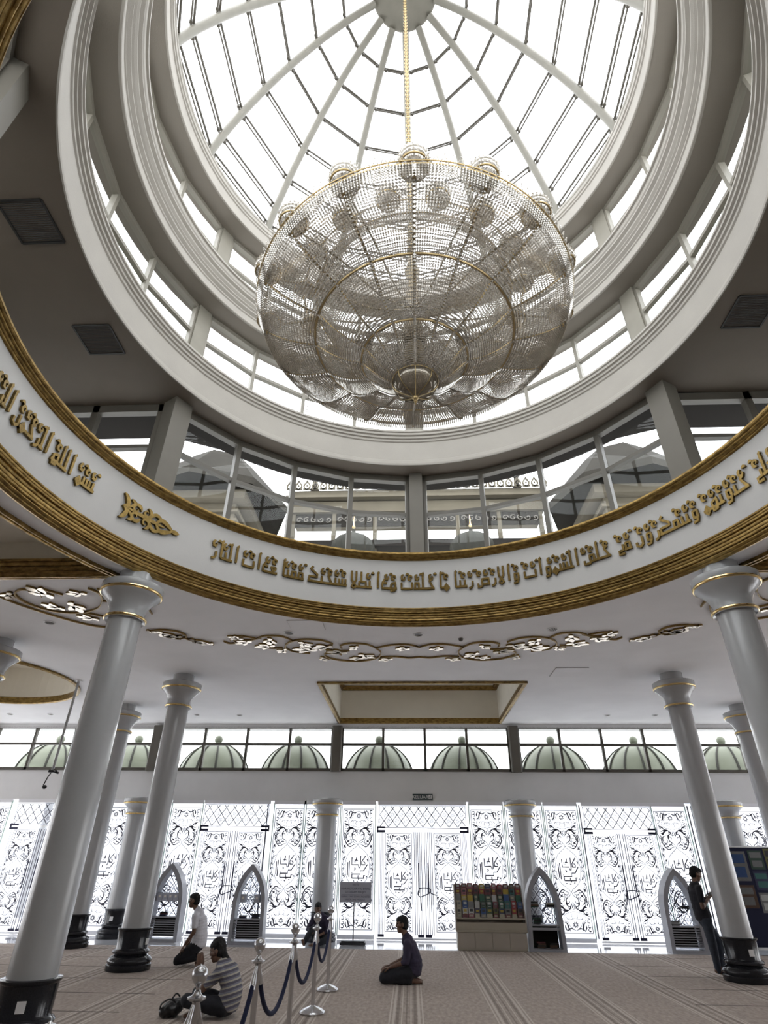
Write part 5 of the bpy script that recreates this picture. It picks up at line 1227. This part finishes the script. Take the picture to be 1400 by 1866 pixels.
def person(label, loc, J, clothes, hands, hair=None, sleeve=.55, slim=1.0, beard=False, wide=.175):
    """J: joints in metres from the floor point; face and body are unit directions on the floor"""
    S, T, B = Blob(), Blob(), Blob()
    bf = Vector((*J['body'], 0)).normalized(); sd = Vector((-bf.y, bf.x, 0)); ff = Vector(J['face']).normalized(); fs = Vector((-ff.y, ff.x, 0)).normalized(); fu = ff.cross(fs)
    R = Matrix((bf, sd, Vector((0, 0, 1)))).transposed()
    H = Vector(J['head']); spine = [Vector(p) for p in J['spine']]           # pelvis, waist, chest, collar
    Q = catmull(spine, 4); k = len(Q)
    for i, p in enumerate(Q):
        t = i / (k - 1); wdt = (.165 * (1 - t) + wide * t) * slim if t < .75 else (wide - .07 * (t - .75) / .25) * slim; dp = (.118 - .01 * math.sin(PI * t)) if t < .8 else .085
        t_ = (Q[min(i + 1, k - 1)] - Q[max(i - 1, 0)]).normalized(); f_ = (bf - t_ * bf.dot(t_)).normalized() if abs(bf.dot(t_)) < .95 else Vector((0, 0, 1)); s_ = t_.cross(f_)
        RR = Matrix((f_, s_, t_)).transposed()
        B.ell(p, (dp, wdt, .09), RR); S.ell(p, (dp + (.030 if t < .4 else .018), wdt + (.028 if t < .4 else .015), .09 if i else .075), RR)
        if t < .3: T.ell(p, (dp + .010, wdt + .006, .09), RR)
    nb = spine[-1]; B.cap(nb, H - fu * .07 - ff * .015, .062, .052); S.cap(nb - Vector((0, 0, .02)), nb + (H - nb) * .28, .072, .064)
    # head and face
    RF = Matrix((ff, fs, fu)).transposed(); P = lambda x, y, z: H + ff * x + fs * y + fu * z
    B.ell(P(-.008, 0, .018), (.098, .077, .100), RF).ell(P(.028, 0, -.045), (.062, .056, .075), RF).cap(P(.062, 0, -.092), P(.066, 0, -.088), .026).ell(P(.082, 0, .035), (.016, .045, .012), RF)
    B.cap(P(.090, 0, .018), P(.104, 0, -.018), .008, .011).cap(P(.096, .010, -.022), P(.096, -.010, -.022), .011).cap(P(.089, .016, -.052), P(.089, -.016, -.052), .0085).cap(P(.085, .014, -.064), P(.085, -.014, -.064), .009)
    for s in (1, -1): B.ell(P(-.008, s * .080, -.005), (.020, .010, .032), RF).cap(P(.060, s * .042, -.012), P(.035, s * .055, -.02), .024)
    legs = J['legs']; arms = J['arms']
    for (sh, el, wr) in arms:
        sh, el, wr = Vector(sh), Vector(el), Vector(wr); B.cap(sh, el, .050, .040).cap(el, wr, .041, .027).cap(sh, nb, .05, .05)
        S.cap(sh, nb, .066, .06); q = sh.lerp(el, min(1, sleeve * 1.0) if sleeve < 1 else 1); S.cap(sh, q, .066, .058)
        if sleeve > 1: S.cap(el, el.lerp(wr, sleeve - 1), .056, .042)
    for (hp, kn, an, toe) in legs:
        hp, kn, an, toe = map(Vector, (hp, kn, an, toe)); B.cap(hp, kn, .088, .058).cap(kn, kn.lerp(an, .35), .056, .054).cap(kn.lerp(an, .35), an, .054, .036)
        fd = (toe - an).normalized(); B.cap(an - fd * .035, an + (toe - an) * .55, .036, .034).cap(an + (toe - an) * .5, toe, .034, .022)
        ts = fd.cross(Vector((0, 0, 1)));
        if ts.length > .1:
            ts.normalize()
            for q in range(5): B.cap(toe + ts * (q - 2) * .014 - fd * .02, toe + ts * (q - 2) * .015 + fd * (.018 - abs(q - 1.2) * .005), .011, .009)
        T.cap(spine[0] - Vector((0, 0, .02)), hp, .105, .10).cap(hp, kn, .106, .078).cap(kn, kn.lerp(an, J.get('cuff', .88)), .077, .054)
    for h in hands: hand(B, *h)
    body = B.build('person', M['skin'], .0058, 4, loc=loc); tag(body, label, 'person')
    for s in (1, -1):
        e = MB(); e.sphere(P(.0765, s * .030, .016), .0105, 10, 8); e.build('eye', M['eye'], body, True)
    S.build('shirt', M[clothes[0]], .009, 5, .006, 13, body); T.build('trousers', M[clothes[1]], .010, 6, .007, 11, body)
    Hh = Blob(); Hh.ell(P(-.022, 0, .032), (.100, .083, .100), RF).ell(P(-.045, 0, -.02), (.072, .078, .075), RF).ell(P(.018, 0, .066), (.075, .070, .056), RF)
    for h in hair or (): Hh.ell(P(*h[:3]), h[3:], RF)
    Hh.build('hair', M['hair'], .007, 3, .006, 40, body)
    return body
AX = (-1, 0)
person('man in dark clothes kneeling back on his heels at the centre, hands on his knees', (-.16, 12.07, .004), dict(body=AX, face=(-1, -.05, -.10), head=(-.015, 0, .795), spine=[(.16, 0, .17), (.185, 0, .30), (.13, 0, .45), (.075, 0, .575)],
       arms=[((.075, -.165, .535), (.06, -.20, .315), (-.20, -.13, .225)), ((.075, .165, .535), (.05, .20, .315), (-.21, .11, .225))], legs=[((.13, -.09, .17), (-.32, -.13, .085), (.14, -.10, .055), (.30, -.07, .03)), ((.13, .09, .17), (-.32, .13, .085), (.14, .10, .055), (.30, .08, .03))], cuff=.95),
       ('navycloth', 'blackcloth'), [((-.21, -.125, .222), (-1, .1, -.12), (0, 0, -1), .42, 1), ((-.22, .105, .222), (-1, -.1, -.12), (0, 0, -1), .42, -1)], sleeve=1.25)
person('man in a white polo shirt rising on his knees beyond the left arched shelf', (-4.2, 13.55, .004), dict(body=AX, face=(-1, -.05, -.08), head=(-.14, 0, 1.02), spine=[(.07, 0, .33), (.085, 0, .48), (.055, 0, .66), (-.01, 0, .82)],
       arms=[((-.01, -.175, .775), (.01, -.20, .53), (-.13, -.17, .34)), ((-.01, .175, .775), (-.01, .20, .53), (-.14, .17, .35))], legs=[((.06, -.09, .31), (-.25, -.12, .085), (.15, -.10, .13), (.19, -.09, .03)), ((.06, .09, .31), (-.25, .12, .085), (.15, .10, .13), (.19, .10, .03))], cuff=.86),
       ('whiteshirt', 'blackcloth'), [((-.135, -.17, .335), (-.6, .05, -.8), (.6, .3, -.5), .3, 1), ((-.145, .17, .345), (-.6, -.05, -.8), (.6, -.3, -.5), .3, -1)], sleeve=.62)
person('person in a striped shirt sitting cross-legged near the rope, hands joined before the face', (-2.5, 9.45, .004), dict(body=(-1, .12), face=(-1, .05, -.30), head=(-.105, 0, .675), spine=[(.11, 0, .13), (.145, 0, .27), (.09, 0, .42), (.0, 0, .525)],
       arms=[((.0, -.165, .475), (-.185, -.17, .30), (-.305, -.035, .47)), ((.0, .165, .475), (-.19, .17, .30), (-.31, .035, .47))], legs=[((.07, -.10, .12), (-.35, -.24, .20), (-.27, .10, .06), (-.38, .20, .04)), ((.07, .10, .12), (-.36, .22, .20), (-.25, -.12, .06), (-.36, -.20, .04))], cuff=.9),
       ('striped', 'blackcloth'), [((-.308, -.030, .478), (-.12, .06, 1), (.1, 1, 0), .10, 1), ((-.312, .030, .478), (-.12, -.06, 1), (.1, -1, 0), .10, -1)], hair=[(-.085, 0, -.085, .045, .055, .055), (-.115, 0, -.125, .030, .040, .045), (-.02, .0, .06, .098, .086, .086)], sleeve=.7)
person('man in dark clothes sitting on the floor against the short column, one knee raised', (-2.25, 17.08, -.008), dict(body=(-.25, -1), face=(-.15, -1, -.25), head=(-.06, -.14, .735), spine=[(.02, .10, .14), (.02, .10, .28), (.0, .03, .44), (-.01, -.01, .575)],
       arms=[((-.17, .0, .53), (-.27, -.12, .32), (-.15, -.34, .30)), ((.165, -.03, .53), (.23, -.08, .29), (.05, -.27, .22))], legs=[((-.08, .0, .14), (-.15, -.42, .32), (-.29, -.60, .09), (-.31, -.68, .16)), ((.10, .0, .13), (.26, -.38, .15), (-.05, -.52, .06), (-.16, -.56, .05))], cuff=.92),
       ('navycloth', 'darktrouser'), [((-.15, -.345, .30), (.2, -.9, .0), (0, 0, -1), .35, -1), ((.045, -.275, .22), (-.8, -.4, -.1), (0, 0, -1), .4, 1)], sleeve=1.5)
person('man in black shirt and dark jeans standing by the right column with a phone', (5.58, 13.42, .004), dict(body=(1, -.1), face=(1, -.05, -.38), head=(-.02, 0, 1.565), spine=[(-.06, 0, .88), (-.085, 0, 1.03), (-.105, 0, 1.20), (-.085, 0, 1.355)],
       arms=[((-.10, -.18, 1.315), (-.125, -.22, 1.04), (.075, -.08, 1.165)), ((-.10, .18, 1.315), (-.10, .22, 1.04), (.07, .07, 1.165))], legs=[((-.06, -.085, .86), (-.055, -.09, .47), (-.055, -.09, .075), (.085, -.10, .035)), ((-.06, .085, .86), (.14, .09, .52), (.12, .10, .10), (.24, .10, .05))], cuff=.95),
       ('blackcloth', 'jeans'), [((.078, -.078, 1.17), (.85, .45, .35), (0, .3, 1), .55, 1), ((.073, .068, 1.17), (.85, -.45, .35), (0, -.3, 1), .55, -1)], hair=[(.03, 0, .078, .072, .062, .045)], sleeve=.62)
mb = MB(); mb.box((0, 0, 0), (.078, .15, .009), 0, 0, -.5); mb.cur = 1; mb.box((-.0035, 0, .0062), (.070, .14, .002), 0, 0, -.5)
tag(mb.build('phone', [M['blackmetal'], M['glass']], None, False, (5.58 + .175, 13.42, 1.255)), 'dark mobile phone held by the standing man', 'phone')
bl = Blob(); bl.ell((0, 0, .085), (.125, .16, .085)).ell((.03, .02, .13), (.09, .12, .06)).ell((-.08, -.05, .06), (.08, .10, .06))
bag = bl.build('backpack', M['leather'], .010, 4, .012, 14, None, (-3.08, 9.42, .004)); tag(bag, 'black soft bag lying on the carpet beside the person in the striped shirt', 'bag')
mb = MB(); mb.tube(catmull([(.06, -.12, .16), (.0, -.17, .20), (-.10, -.16, .15), (-.14, -.08, .07)], 5), .011, 6); mb.tube(catmull([(-.02, -.03, .18), (.01, .03, .225), (.05, .06, .19)], 5), .010, 6); mb.build('strap', M['leather'], bag, True)
